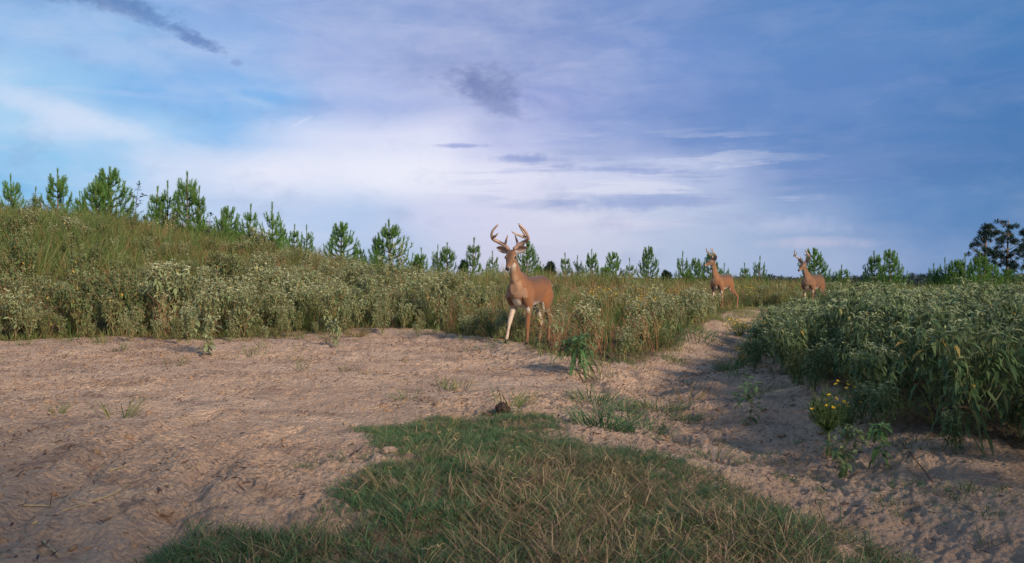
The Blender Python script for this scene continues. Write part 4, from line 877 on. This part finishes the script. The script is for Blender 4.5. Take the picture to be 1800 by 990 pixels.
PINES = [  # u, top v, distance, kind, label
 (20, 309, 30, 'cone', 'dark young pine cut by the left edge of the photo, on top of the bank'),
 (62, 330, 31, 'thin', 'thin young pine between the leftmost pine and the dark twin-topped one'),
 (102, 300, 30, 'cone', 'dark narrow young pine standing up second from the left edge'),
 (143, 338, 33, 'thin', 'small young pine just left of the tallest bushy pine on the bank'),
 (172, 312, 30.5, 'bushy', 'left half of the tallest bushy pine pair on the left bank'),
 (195, 298, 31, 'bushy', 'tallest bushy young pine on the crest of the left bank'),
 (272, 330, 31, 'thin', 'sparse young pine right of the dark broadleaf sapling'),
 (295, 321, 31, 'cone', 'grey-green young pine just left of the spiky pine on the bank'),
 (330, 306, 30, 'cone', 'spiky young pine with a tall leader at the right shoulder of the bank'),
 (346, 330, 30, 'thin', 'slender young pine touching the right side of the spiky pine'),
 (390, 370, 30, 'cone', 'small pale young pine beginning the downward slope of the skyline'),
 (405, 365, 31, 'bushy', 'rounded young pine on the slope, left of two narrow ones'),
 (436, 361, 31, 'thin', 'narrow young pine, middle of three on the slope'),
 (480, 359, 30.5, 'cone', 'open-branched young pine, tallest on the slope between bank and broad pine'),
 (495, 392, 32, 'thin', 'little dark pine seedling beside the open-branched pine'),
 (516, 396, 33, 'thin', 'tiny grey pine seedling in a gap of the slope'),
 (541, 398, 32, 'cone', 'short young pine right of the tiny grey seedling'),
 (602, 393, 33, 'bushy', 'bright green young pine standing alone left of the broadest pine'),
 (634, 428, 36, 'thin', 'very small pine seedling between the lone pine and the broadest pine'),
 (686, 389, 34, 'bushy', 'broadest bright green young pine left of the front buck'),
 (665, 412, 35, 'cone', 'side pine growing into the left of the broadest pine'),
 (744, 434, 38, 'thin', 'small pine with one thin spike right of the broadest pine'),
 (768, 429, 38, 'cone', 'low pine with a single spike, middle of the group left of the front buck'),
 (787, 425, 38, 'cone', 'fork-topped small pine right of the single-spike pine'),
 (829, 420, 37, 'thin', 'open spiky pine nearest the left of the antlers of the front buck'),
 (866, 440, 38, 'cone', 'low green pine directly left of the face of the front buck'),
 (928, 424, 37, 'bushy', 'green pine behind the antlers of the front buck'),
 (996, 443, 42, 'thin', 'spindly pine first to the right of the front buck'),
 (1016, 448, 42, 'cone', 'short pine between the spindly pine and the twin-topped one'),
 (1040, 437, 41, 'cone', 'twin-topped pine right of the front buck'),
 (1077, 441, 38, 'bushy', 'wide many-tipped pine left of the highest central pine'),
 (1109, 452, 41, 'thin', 'thin little pine squeezed between two wide central pines'),
 (1140, 431, 37, 'bushy', 'highest and broadest pine midway between the front buck and the second buck'),
 (1065, 468, 33, 'bushy', 'low dark pine bush in front of the many-tipped pine'),
 (1199, 441, 38, 'cone', 'pointed pine left of the second buck'),
 (1222, 452, 39, 'bushy', 'pine just behind the face of the second buck'),
 (1249, 442, 39, 'bushy', 'dark pine directly behind the antlers of the second buck'),
 (1272, 462, 38, 'cone', 'lower pine over the back of the second buck'),
 (1205, 478, 33, 'bushy', 'low pine bush at the chest of the second buck'),
 (1312, 461, 42, 'thin', 'small thin pine left of the pyramid pine between the two far bucks'),
 (1334, 449, 40, 'cone', 'pyramid-shaped pine between the two far bucks'),
 (1432, 434, 41, 'bushy', 'tall pine behind the back of the farthest buck'),
 (1480, 465, 42, 'cone', 'small pyramid pine right of the farthest buck'),
 (1537, 440, 39, 'bushy', 'left part of the big dark double pine above the right thicket'),
 (1565, 436, 38, 'bushy', 'right part of the big dark double pine above the right thicket'),
 (1642, 462, 42, 'cone', 'first small pine of the dense row at the right'),
 (1662, 452, 42, 'cone', 'second pointed pine of the dense row at the right'),
 (1678, 455, 41, 'bushy', 'rounded pine of the dense row below the tall old pines'),
 (1695, 444, 41, 'cone', 'sharp-topped pine left of the tall old pines'),
 (1722, 440, 38, 'bushy', 'paler pine standing before the broad old pine'),
 (1745, 462, 39, 'bushy', 'low pine below the gap of the two old pines'),
 (1772, 472, 40, 'bushy', 'low pine below the lean old pine'),
 (1795, 470, 40, 'cone', 'low pine cut by the right edge of the photo'),
]
for i, (u, vt, y, kd, lab) in enumerate(PINES):
    q = at(u, y); ztop = CAMH + (487 - vt) / F * y; h = max(ztop - q.z, .8) * (1.05 if vt < 425 else 1.0) + .30
    tkm, lfm = PV[kd][i % 3]
    r = empty("pine_sapling", (q.x, q.y, q.z - .28), rng.uniform(0, 6.28), h / 2.5); r.scale = (max(h / 2.5, .8) * rng.uniform(.80, 1.20), max(h / 2.5, .8), h / 2.5); tag(r, lab, "pine tree", "young pines along the skyline")
    for nm, me in (("trunk", tkm), ("crown", lfm)):
        o_ = bpy.data.objects.new(nm, me); COL.objects.link(o_); o_.parent = r

def shade_pine(x, y, H, cw, bare, seed, label):  # unseen pines, added behind the camera to darken the near ground
    global rng
    old_ = rng; rng = np.random.default_rng(seed); tk, lf = MB(), MB(); z0 = gz(x, y); tube(tk, smooth_path([(0, 0, -.3), (.1, 0, H * .5), (0, .1, H)], 10), np.linspace(.16, .03, 10), 8)
    for i in range(30):
        t_ = bare + (1 - bare) * (i + rng.random()) / 30; a_ = i * 2.4; L = cw * (1 - .6 * t_) * rng.uniform(.5, 1.1); p = np.array([0, 0, H * t_]); e = p + np.array([math.cos(a_) * L, math.sin(a_) * L, L * .3]); tube(tk, [p, (p + e) / 2, e], [.03, .02, .01], 4, cap=False)
        m = 680; s_ = rng.uniform(.2, 1.05, m)[:, None]; needles(lf, p + (e - p) * s_ + rng.normal(0, .18, (m, 3)), rng.standard_normal((m, 3)) + np.array([0, 0, .4]), rng.uniform(.15, .26, m), rng.uniform(.02, .035, m), rng.random(m) * .4)
    r_ = empty("shade_pine", (x, y, z0)); tag(r_, label, "pine tree", "added shade pines behind the viewer"); tk.obj("trunk", M_BARK, r_); lf.obj("crown", M_NEEDLE, r_); rng = old_
for k_, (x_, y_, h_, c_w) in enumerate([(7.0, -9.6, 8.2, 2.4), (9.2, -11.4, 8.8, 2.4), (12.3, -10.0, 8.0, 2.5), (15.4, -9.6, 8.8, 2.8), (18.4, -8.6, 9.2, 2.8)]):
    shade_pine(x_, y_, h_, c_w, .30, 780 + k_, 'added unseen pine behind the viewer, placed to shade the foreground')

# broadleaf saplings on the bank
def sapling(loc, h, label, seed, m_, n=8):
    global rng
    old = rng; rng = np.random.default_rng(seed); tk, lf = MB(), MB(); tr_ = smooth_path([(0, 0, -.1), (.03, 0, h * .5), (.08 * h, 0, h)], 8); tube(tk, tr_, np.linspace(.012, .004, 8), 5)
    Pq, Dq = [], []
    for i in range(n):
        t = .35 + .6 * i / n; p = tr_[min(int(t * 7), 7)]; a = i * 2.4; L = h * .28 * (1.2 - t); e = p + np.array([math.cos(a), math.sin(a), .9]) * L; tube(tk, [p, (p + e) / 2, e], [.005, .004, .002], 4, cap=False)
        for k in range(9): 
            s = rng.uniform(.2, 1); b = rng.uniform(0, 6.28); Pq.append(p + (e - p) * s); Dq.append((math.cos(b), math.sin(b), rng.uniform(-.1, .7)))
    for k in range(10): b = rng.uniform(0, 6.28); Pq.append(tr_[-1] - np.array([0, 0, rng.uniform(0, .1)])); Dq.append((math.cos(b), math.sin(b), .8))
    n_ = len(Pq); leaves(lf, np.array(Pq), np.array(Dq), rng.uniform(.10, .16, n_), rng.uniform(.04, .06, n_), rng.uniform(0, .4, n_), np.zeros(n_))
    r = empty("broadleaf_sapling", loc); tag(r, label, "sapling"); tk.obj("trunk", M_TWIG, r); lf.obj("foliage", m_, r); rng = old
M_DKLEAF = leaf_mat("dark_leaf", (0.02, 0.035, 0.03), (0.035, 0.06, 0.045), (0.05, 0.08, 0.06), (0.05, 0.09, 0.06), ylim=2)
q = at(236, 27); sapling(q, CAMH + (487 - 322) / F * 27 - q.z, 'dark-leaved thin broadleaf sapling between bushy pine and sparse pine', 701, M_DKLEAF, 11)
q = at(365, 28); sapling(q, CAMH + (487 - 376) / F * 28 - q.z, 'low broadleaf sprig with dark leaves where the bank starts to fall', 702, M_DKLEAF, 6)

# ------------------------------------------------------------------ far tall pines and trees
def old_pine(u, vt, y, crown_w, bare, seed, label, nb=22, lean=0):
    global rng
    old = rng; rng = np.random.default_rng(seed); x = (u - 900) / F * y; z0 = gz(x, y); H = CAMH + (487 - vt) / F * y - z0; tk, lf = MB(), MB()
    tr_ = smooth_path([(0, 0, -.5), (lean * .3, .1, H * .4), (lean, 0, H * .97)], 12); tube(tk, tr_, np.linspace(.20, .05, 12), 8)
    for i in range(nb):
        t = bare + (1 - bare) * (i + rng.random()) / nb; p = tr_[min(int(t * 11), 11)]; a = i * 2.4 + rng.normal(0, .4)
        L = crown_w * .5 * rng.uniform(.45, 1.15) * (1 - max(0, t - .6) * 1.2); e = p + np.array([math.cos(a) * L, math.sin(a) * L, L * rng.uniform(.1, .9)])
        br = smooth_path([p, (p + e) / 2 + np.array([0, 0, -.08 * L]), e], 5); tube(tk, br, np.linspace(.05, .02, 5), 4, cap=False)
        for k in range(rng.integers(2, 5)):
            s = rng.uniform(.4, 1.08); c_ = p + (e - p) * s + rng.normal(0, .26, 3); m = 90; d = nrm(rng.standard_normal((m, 3)) + np.array([0, 0, .35]))
            rr_ = rng.uniform(.28, .50); needles(lf, c_ + d * rng.uniform(0, .7, m)[:, None] * rr_ * np.array([1.1, 1.1, .85]), d, rng.uniform(.16, .30, m), rng.uniform(.05, .09, m), rng.random(m) * .5)
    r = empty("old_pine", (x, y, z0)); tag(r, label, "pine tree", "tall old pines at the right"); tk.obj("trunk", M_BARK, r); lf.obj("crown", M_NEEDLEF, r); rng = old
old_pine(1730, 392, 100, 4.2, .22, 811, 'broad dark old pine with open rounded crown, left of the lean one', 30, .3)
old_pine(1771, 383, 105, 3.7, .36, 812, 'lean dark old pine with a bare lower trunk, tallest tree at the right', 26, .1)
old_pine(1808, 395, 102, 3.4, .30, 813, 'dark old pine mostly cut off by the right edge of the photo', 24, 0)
def round_tree(u, vt, y, wpx, seed, label):
    global rng
    old = rng; rng = np.random.default_rng(seed); x = (u - 900) / F * y; z0 = gz(x, y); H = CAMH + (487 - vt) / F * y - z0; rw = wpx / F * y / 2; tk, lf = MB(), MB()
    tube(tk, [(0, 0, -.5), (0, .1, H * .4), (.1, 0, H * .8)], [.22, .16, .06], 7)
    for k in range(46):
        d = nrm(rng.standard_normal(3)); c_ = np.array([0, 0, H * .62]) + d * np.array([rw * .75, rw * .75, H * .30]) * rng.uniform(.4, 1); m = 70; e = nrm(rng.standard_normal((m, 3)) + np.array([0, 0, .2]))
        needles(lf, c_ + e * rng.uniform(.1, .6, m)[:, None] * rw * .32, e, rng.uniform(.25, .5, m), rng.uniform(.12, .2, m), rng.random(m) * .5)
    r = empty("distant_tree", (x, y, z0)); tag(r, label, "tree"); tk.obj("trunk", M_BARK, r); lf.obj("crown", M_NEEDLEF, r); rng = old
round_tree(966, 456, 110, 24, 821, 'small round dark tree far off to the right of the front buck')
round_tree(946, 466, 115, 16, 822, 'tiny dark tree right behind the neck of the front buck')
round_tree(733, 452, 105, 20, 823, 'small dark distant tree right of the broadest young pine')
round_tree(815, 455, 110, 16, 824, 'small dark distant tree low between the fork-topped and the open spiky pine')
round_tree(1172, 474, 115, 20, 825, 'low dark distant tree in the gap right of the highest central pine')
# distant wood on the horizon
mb = MB()
for u in np.arange(1290, 1900, 5.5):
    y = 330 + rng.normal(0, 18); x = (u - 900) / F * y; z0 = gz(x, y); vt = 486.5 + 2.0 * fbm(np.array([u / 45]), np.array([0.]), 3, 3)[0] * 3 + rng.normal(0, 1.2) + (6 if u < 1100 else 0); H = CAMH + (487 - vt) / F * y - z0
    for k in range(22):
        c_ = np.array([x + rng.normal(0, 1.0), y + rng.normal(0, 1.0), z0 + H * (1 - .75 * rng.random() ** 1.2)]); m = 16; e = nrm(rng.standard_normal((m, 3)))
        needles(mb, c_ + e * rng.uniform(.2, .9, m)[:, None], e, rng.uniform(.3, .8, m), rng.uniform(.3, .6, m), rng.random(m) * .4)
M_WOOD = needle_mat("haze_tinted_wood_leaves", (0.012, 0.030, 0.030), (0.022, 0.045, 0.045), (0.03, 0.05, 0.05))  # blue cast of distance haze mixed into the leaf colour
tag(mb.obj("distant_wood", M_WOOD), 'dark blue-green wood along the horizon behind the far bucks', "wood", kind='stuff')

# ------------------------------------------------------------------ single plants on the sand
def single(loc, label, h, nb, LL, droop, ratio, m_, seed, tip=.4, spread=.9, dens=1.0, name="weed_plant", ms=None):
    s_, l_ = croton_parts(seed, h, nb, LL, droop, dens, spread, tip, ratio); r = empty(name, loc, rng.uniform(0, 6.28)); tag(r, label, "plant"); s_.obj("stem", ms or M_STEMG, r); l_.obj("foliage", m_, r); return r
single(P(1012, 662), 'bright green weed with long drooping leaves on the sand below the front buck', .44, 9, .25, 1.25, .16, M_WEED, 901, .0, 1.5, .42)
single(P(358, 628), 'pale leafy croton standing alone on the sand in front of the left bank', .52, 7, .13, .8, .42, M_CL, 902, .5, 1.0, .55, "croton_plant", M_STEM)
single(P(1318, 748), 'small thin weed growing alone in the middle of the sandy wash', .34, 5, .085, .8, .38, M_WEED, 903, .3, 1.0, .6)
single(P(1490, 836), 'young blue-green weed on the sand below the yellow-flowered plant', .30, 6, .085, .9, .40, M_CR, 904, .2, 1.2, .6)
single(P(1545, 825), 'young drooping weed right of the blue-green one on the sand at lower right', .26, 5, .09, 1.0, .40, M_WEED, 905, .2, 1.2, .6)
single(P(1180, 592), 'upright croton with pale tips at the upper edge of the wash', .62, 5, .10, .9, .34, M_CL, 906, .8, .6, .8, "croton_plant", M_STEM)
single(P(1335, 645), 'dark leafy croton with an orange leaf left of the right thicket', .50, 8, .12, 1.0, .38, M_CR, 907, .3, .9, .8, "croton_plant")
single(P(590, 612), 'pale drooping croton seedling at the foot of the left bank', .42, 6, .10, 1.2, .34, M_CL, 908, .6, .6, .9, "croton_plant", M_STEM)
single(P(950, 625), 'thin pale croton in front of the hind legs of the front buck', .62, 4, .08, .9, .34, M_CL, 909, .9, .45, .7, "croton_plant", M_STEM)
single(P(978, 628), 'straggly croton just right of the hind legs of the front buck', .58, 5, .08, .9, .34, M_CL, 910, .9, .5, .8, "croton_plant", M_STEM)

def clump(loc, label, n, h, w_, spread, dry, m_, seed, lean=1.1, name="grass_clump"):
    global rng
    old = rng; rng = np.random.default_rng(seed); mb = MB(); r = spread * rng.random(n) ** .6; a = rng.uniform(0, 6.28, n)
    x = r * np.cos(a); y = r * np.sin(a); z = ground_z(x + loc.x, y + loc.y) - loc.z - .01
    blades(mb, np.stack([x, y, z], -1), a + rng.normal(0, .5, n), rng.uniform(.1, lean, n), h * rng.uniform(.5, 1.15, n), w_ * rng.uniform(.7, 1.3, n), rng.uniform(.2, .9, n), dry=np.clip(rng.normal(dry, .25, n), 0, 1))
    o_ = mb.obj(name, m_); o_.location = loc; tag(o_, label, "grass clump"); rng = old; return o_
clump(P(1045, 712), 'coarse grass clump behind the tip of the foreground turf', 150, .17, .0065, .20, .3, M_TURF, 921, .9)
clump(P(1058, 750), 'blue-green broad-bladed grass clump touching the foreground turf', 170, .20, .008, .20, .12, M_TURF, 922)
clump(P(1150, 722), 'long-bladed grass clump lying over towards the wash', 260, .19, .005, .24, .28, M_TURF, 923, 1.3)
clump(P(1205, 742), 'short fuzzy grass clump at the wash side of the long-bladed one', 160, .12, .004, .12, .3, M_TURF, 924)
clump(P(1130, 758), 'ragged grass clump in front of the long-bladed clump', 130, .15, .006, .17, .2, M_TURF, 925)
clump(P(1100, 735), 'grass clump in the middle of the coarse grass island', 150, .17, .006, .18, .25, M_TURF, 926)
clump(P(1188, 634), 'flat green grass tuft in the upper wash', 120, .11, .005, .20, .2, M_TURF, 927)
clump(P(1100, 640), 'flat dark grass tuft at the left side of the upper wash', 70, .09, .005, .20, .25, M_TURF, 928)
clump(P(1283, 652), 'dense dark green grass tuft left of the right thicket', 220, .20, .005, .17, .05, M_TURF, 929)
clump(P(1355, 575), 'round dark green tuft at the top end of the sandy wash', 200, .30, .008, .25, .05, M_TURF, 930)
clump(P(1140, 602), 'green grass bank at the upper left edge of the wash', 260, .28, .008, .55, .15, M_TURF, 931)
clump(P(1215, 590), 'green tuft hanging over the sand at the upper wash', 260, .30, .008, .5, .15, M_TURF, 932)
clump(P(255, 588), 'upright green grass tuft at the foot of the left bank', 160, .36, .008, .14, .15, M_TALL, 933, .5)
clump(P(625, 595), 'yellowish grass tuft at the foot of the left bank', 90, .26, .007, .12, .8, M_TALL, 934, .8)
clump(P(700, 635), 'thin grass sprig lying on the middle of the sand', 40, .10, .004, .15, .4, M_TURF, 935, 1.4)
clump(P(860, 615), 'thin creeping grass before the front hoof of the front buck', 120, .11, .005, .35, .4, M_TURF, 936, 1.4)
clump(P(1340, 690), 'grey-green matted grass at the left foot of the right thicket', 220, .09, .004, .22, .3, M_TURF, 937, 1.3)
clump(P(1610, 790), 'dark low tuft of grass under the right thicket', 160, .08, .004, .15, .2, M_TURFD, 938, 1.3)
clump(P(1350, 812), 'sparse flat grass tuft on the sand between turf and thicket', 90, .06, .0035, .16, .4, M_TURF, 939, 1.3)
clump(P(1600, 880), 'sparse seedling tuft on the shaded sand at lower right', 70, .07, .004, .16, .2, M_TURF, 940, 1.3)
clump(P(1740, 890), 'dark creeping tuft on the sand near the lower right corner', 80, .08, .004, .20, .25, M_TURF, 941, 1.3)

# yellow-flowered plants
def flowerbush(loc, label, h, wid, nst, nfl, seed, stemh=0.0, ps=.022):
    global rng
    old = rng; rng = np.random.default_rng(seed); st, lf, fl = MB(), MB(), MB(); tops = []
    if stemh: tube(st, [(0, 0, -.02), (.01, 0, stemh * .5), (0, 0, stemh)], [.012, .010, .008], 6)
    for i in range(nst):
        a = rng.uniform(0, 6.28); r = wid * rng.random() ** .5; e = np.array([math.cos(a) * r, math.sin(a) * r, h * rng.uniform(.62, 1.05) * (1 - .35 * (r / wid) ** 2)]); p0 = np.array([0, 0, stemh]); pts = smooth_path([p0, (p0 + e) / 2 + np.array([e[0] * .2, e[1] * .2, 0]), e], 5); tube(st, pts, np.linspace(.003, .0015, 5), 3, cap=False); tops.append(e)
        n = 26; t = rng.random(n); k = np.minimum((t * 4).astype(int), 3); p = pts[k]; needles(lf, p, rng.standard_normal((n, 3)) + np.array([0, 0, .6]), rng.uniform(.03, .06, n), rng.uniform(.003, .005, n), rng.random(n) * .3)
    for e in [tops[i] for i in rng.permutation(len(tops))[:nfl]]:
        m = 9; a = np.arange(m) * 6.283 / m; ax_ = nrm(np.array([rng.normal(0, .5), rng.normal(-.35, .5), 1.0])); d = np.stack([np.cos(a), np.sin(a), .2 + 0 * a], -1); d = d + ax_ * .2 - np.outer(d @ ax_, ax_) * .85; leaves(fl, np.tile(e + np.array([0, 0, .01]), (m, 1)), d, ps, ps * .6, .1, np.zeros(m), fold=0)
    r = empty("flowering_plant", loc); tag(r, label, "flowering plant", "yellow-flowered plants"); st.obj("stem", M_STEMG, r); lf.obj("foliage", M_FINE, r); fl.obj("blossoms", M_FLOWER, r); rng = old
M_FINE = needle_mat("fine_green_leaves", (0.06, 0.12, 0.03), (0.11, 0.18, 0.05), (0.14, 0.2, 0.06))
flowerbush(P(1455, 800), 'feathery green plant with yellow flowers on one thick stem by the right thicket', .46, .13, 90, 16, 951, .16, .015)
flowerbush(P(1488, 765), 'smaller yellow-flowered plant tucked behind the feathery one', .40, .10, 34, 9, 952, .05, .014)
flowerbush(P(1300, 592), 'yellow-flowered plant on the sand at the top of the wash', .34, .30, 50, 30, 953)
flowerbush(P(1318, 640), 'small yellow-topped plant left of the right thicket', .26, .18, 26, 14, 954)
flowerbush(P(1145, 600), 'yellow-flowered plant overhanging the upper left of the wash', .30, .35, 40, 22, 955)
for i, (u, v, lab) in enumerate([(1060, 560, 'yellow-flowered plant right of the rump of the front buck'), (1110, 548, 'yellow-flowered plant midway between the front buck and the second buck'), (1135, 572, 'yellow-flowered plant lower in the weeds between front and second buck'), (1170, 545, 'yellow-flowered plant left of the legs of the second buck'), (1030, 520, 'far yellow-flowered plant above the rump of the front buck'), (1310, 540, 'yellow-flowered plant right behind the hind legs of the second buck')]):
    flowerbush(P(u, v), lab, .68, .40, 60, 48, 960 + i, 0.0, .024)

# ------------------------------------------------------------------ small things on the sand
def lump_obj(name, parts_, m_, loc, label, cat):
    """one object made of several merged lumps (offset, radii, seed)"""
    mb = MB()
    for off, rad, sd_ in parts_:
        me = lump(sd_, 1.0, .32, 4, m_, 2.2); v = np.zeros(len(me.vertices) * 3); me.vertices.foreach_get('co', v); f = np.zeros(len(me.polygons) * 3, int); me.loops.foreach_get('vertex_index', f)
        mb.add(v.reshape(-1, 3) * np.array(rad) + np.array(off), [f.reshape(-1, 3)]); bpy.data.meshes.remove(me)
    o_ = mb.obj(name, m_); o_.location = loc; tag(o_, label, cat); return o_
lump_obj("dung_pile", [((0, 0, .035), (.042, .036, .046), 31), ((.034, -.004, .022), (.026, .026, .030), 32), ((-.024, .012, .022), (.026, .026, .026), 33)], M_DUNG, P(883, 729), 'dark brown rounded lump of dung at the far edge of the green turf', "dung")
lump_obj("dry_dung", [((0, 0, .008), (.040, .024, .012), 34), ((.02, 0, .008), (.02, .02, .010), 35)], M_DUNGR, P(857, 727), 'flat reddish-brown flake of dung left of the dark lump', "dung")
CL_ = [(505, 786, .032, .016, 'flat pale clod on the sand left of the turf'), (690, 858, .040, .026, 'pale rounded clod half hidden in the left edge of the turf'), (288, 908, .040, .026, 'rounded sandy clod on the churned sand at lower left'), (685, 800, .045, .020, 'reddish flat clod at the notch of the turf edge'), (765, 798, .022, .014, 'small reddish clod in the notch of the turf edge'), (1375, 768, .030, .022, 'grey stone on the right side of the wash'), (1063, 643, .05, .035, 'grey clod beside the drooping green weed'), (1098, 779, .05, .018, 'flat sandy clod below the coarse grass island'), (35, 838, .022, .014, 'small yellowish clod near the left edge of the photo')]
for i, (u, v, a_, b_, lab) in enumerate(CL_):
    lump_obj("sand_clod", [((0, 0, b_ * .4), (a_, a_ * .75, b_), 40 + i)], M_GROUND if i != 5 else M_STONE if False else M_GROUND, P(u, v), lab, "clod")
def stick(uv, r, m_, label, name="dry_stalk", lift=.008):
    pts = [P(u, v) for u, v in uv]; o0 = pts[0]; pp = smooth_path([(p - o0) + Vector((0, 0, lift)) for p in pts], 14); mb = MB(); tube(mb, pp, np.linspace(r, r * .4, 14), 5, wob=.1); o_ = mb.obj(name, m_); o_.location = o0; tag(o_, label, "stalk")
stick([(55, 925), (110, 903), (165, 884), (205, 868), (232, 848)], .005, M_STRAW, 'long curved straw stalk lying on the sand at lower left')
stick([(40, 892), (85, 893), (130, 900)], .004, M_STRAW, 'short straw stalk crossing above the long curved one at lower left')
stick([(170, 838), (200, 832), (225, 822)], .005, M_STRAW, 'pale stalk piece beside a dark hollow in the sand at left')
stick([(75, 955), (95, 975), (105, 985)], .006, M_STRAW, 'broad yellow blade on the sand at the bottom left')
stick([(1320, 828), (1365, 836), (1400, 842)], .003, M_TWIG, 'thin dark twig on the sand between turf and thicket', "twig")
stick([(1640, 850), (1600, 800), (1575, 770)], .004, M_TWIG, 'dark bent twig under the right thicket', "twig")
def upright(u, v, h, lean, label):
    p = P(u, v); mb = MB(); tube(mb, smooth_path([(0, 0, -.02), (lean * .5, 0, h * .5), (lean, 0, h)], 6), np.linspace(.003, .002, 6), 5); o_ = mb.obj("twig", M_TWIG); o_.location = p; tag(o_, label, "twig")
upright(86, 893, .055, .01, 'little dark twig sticking up from the sand at lower left')
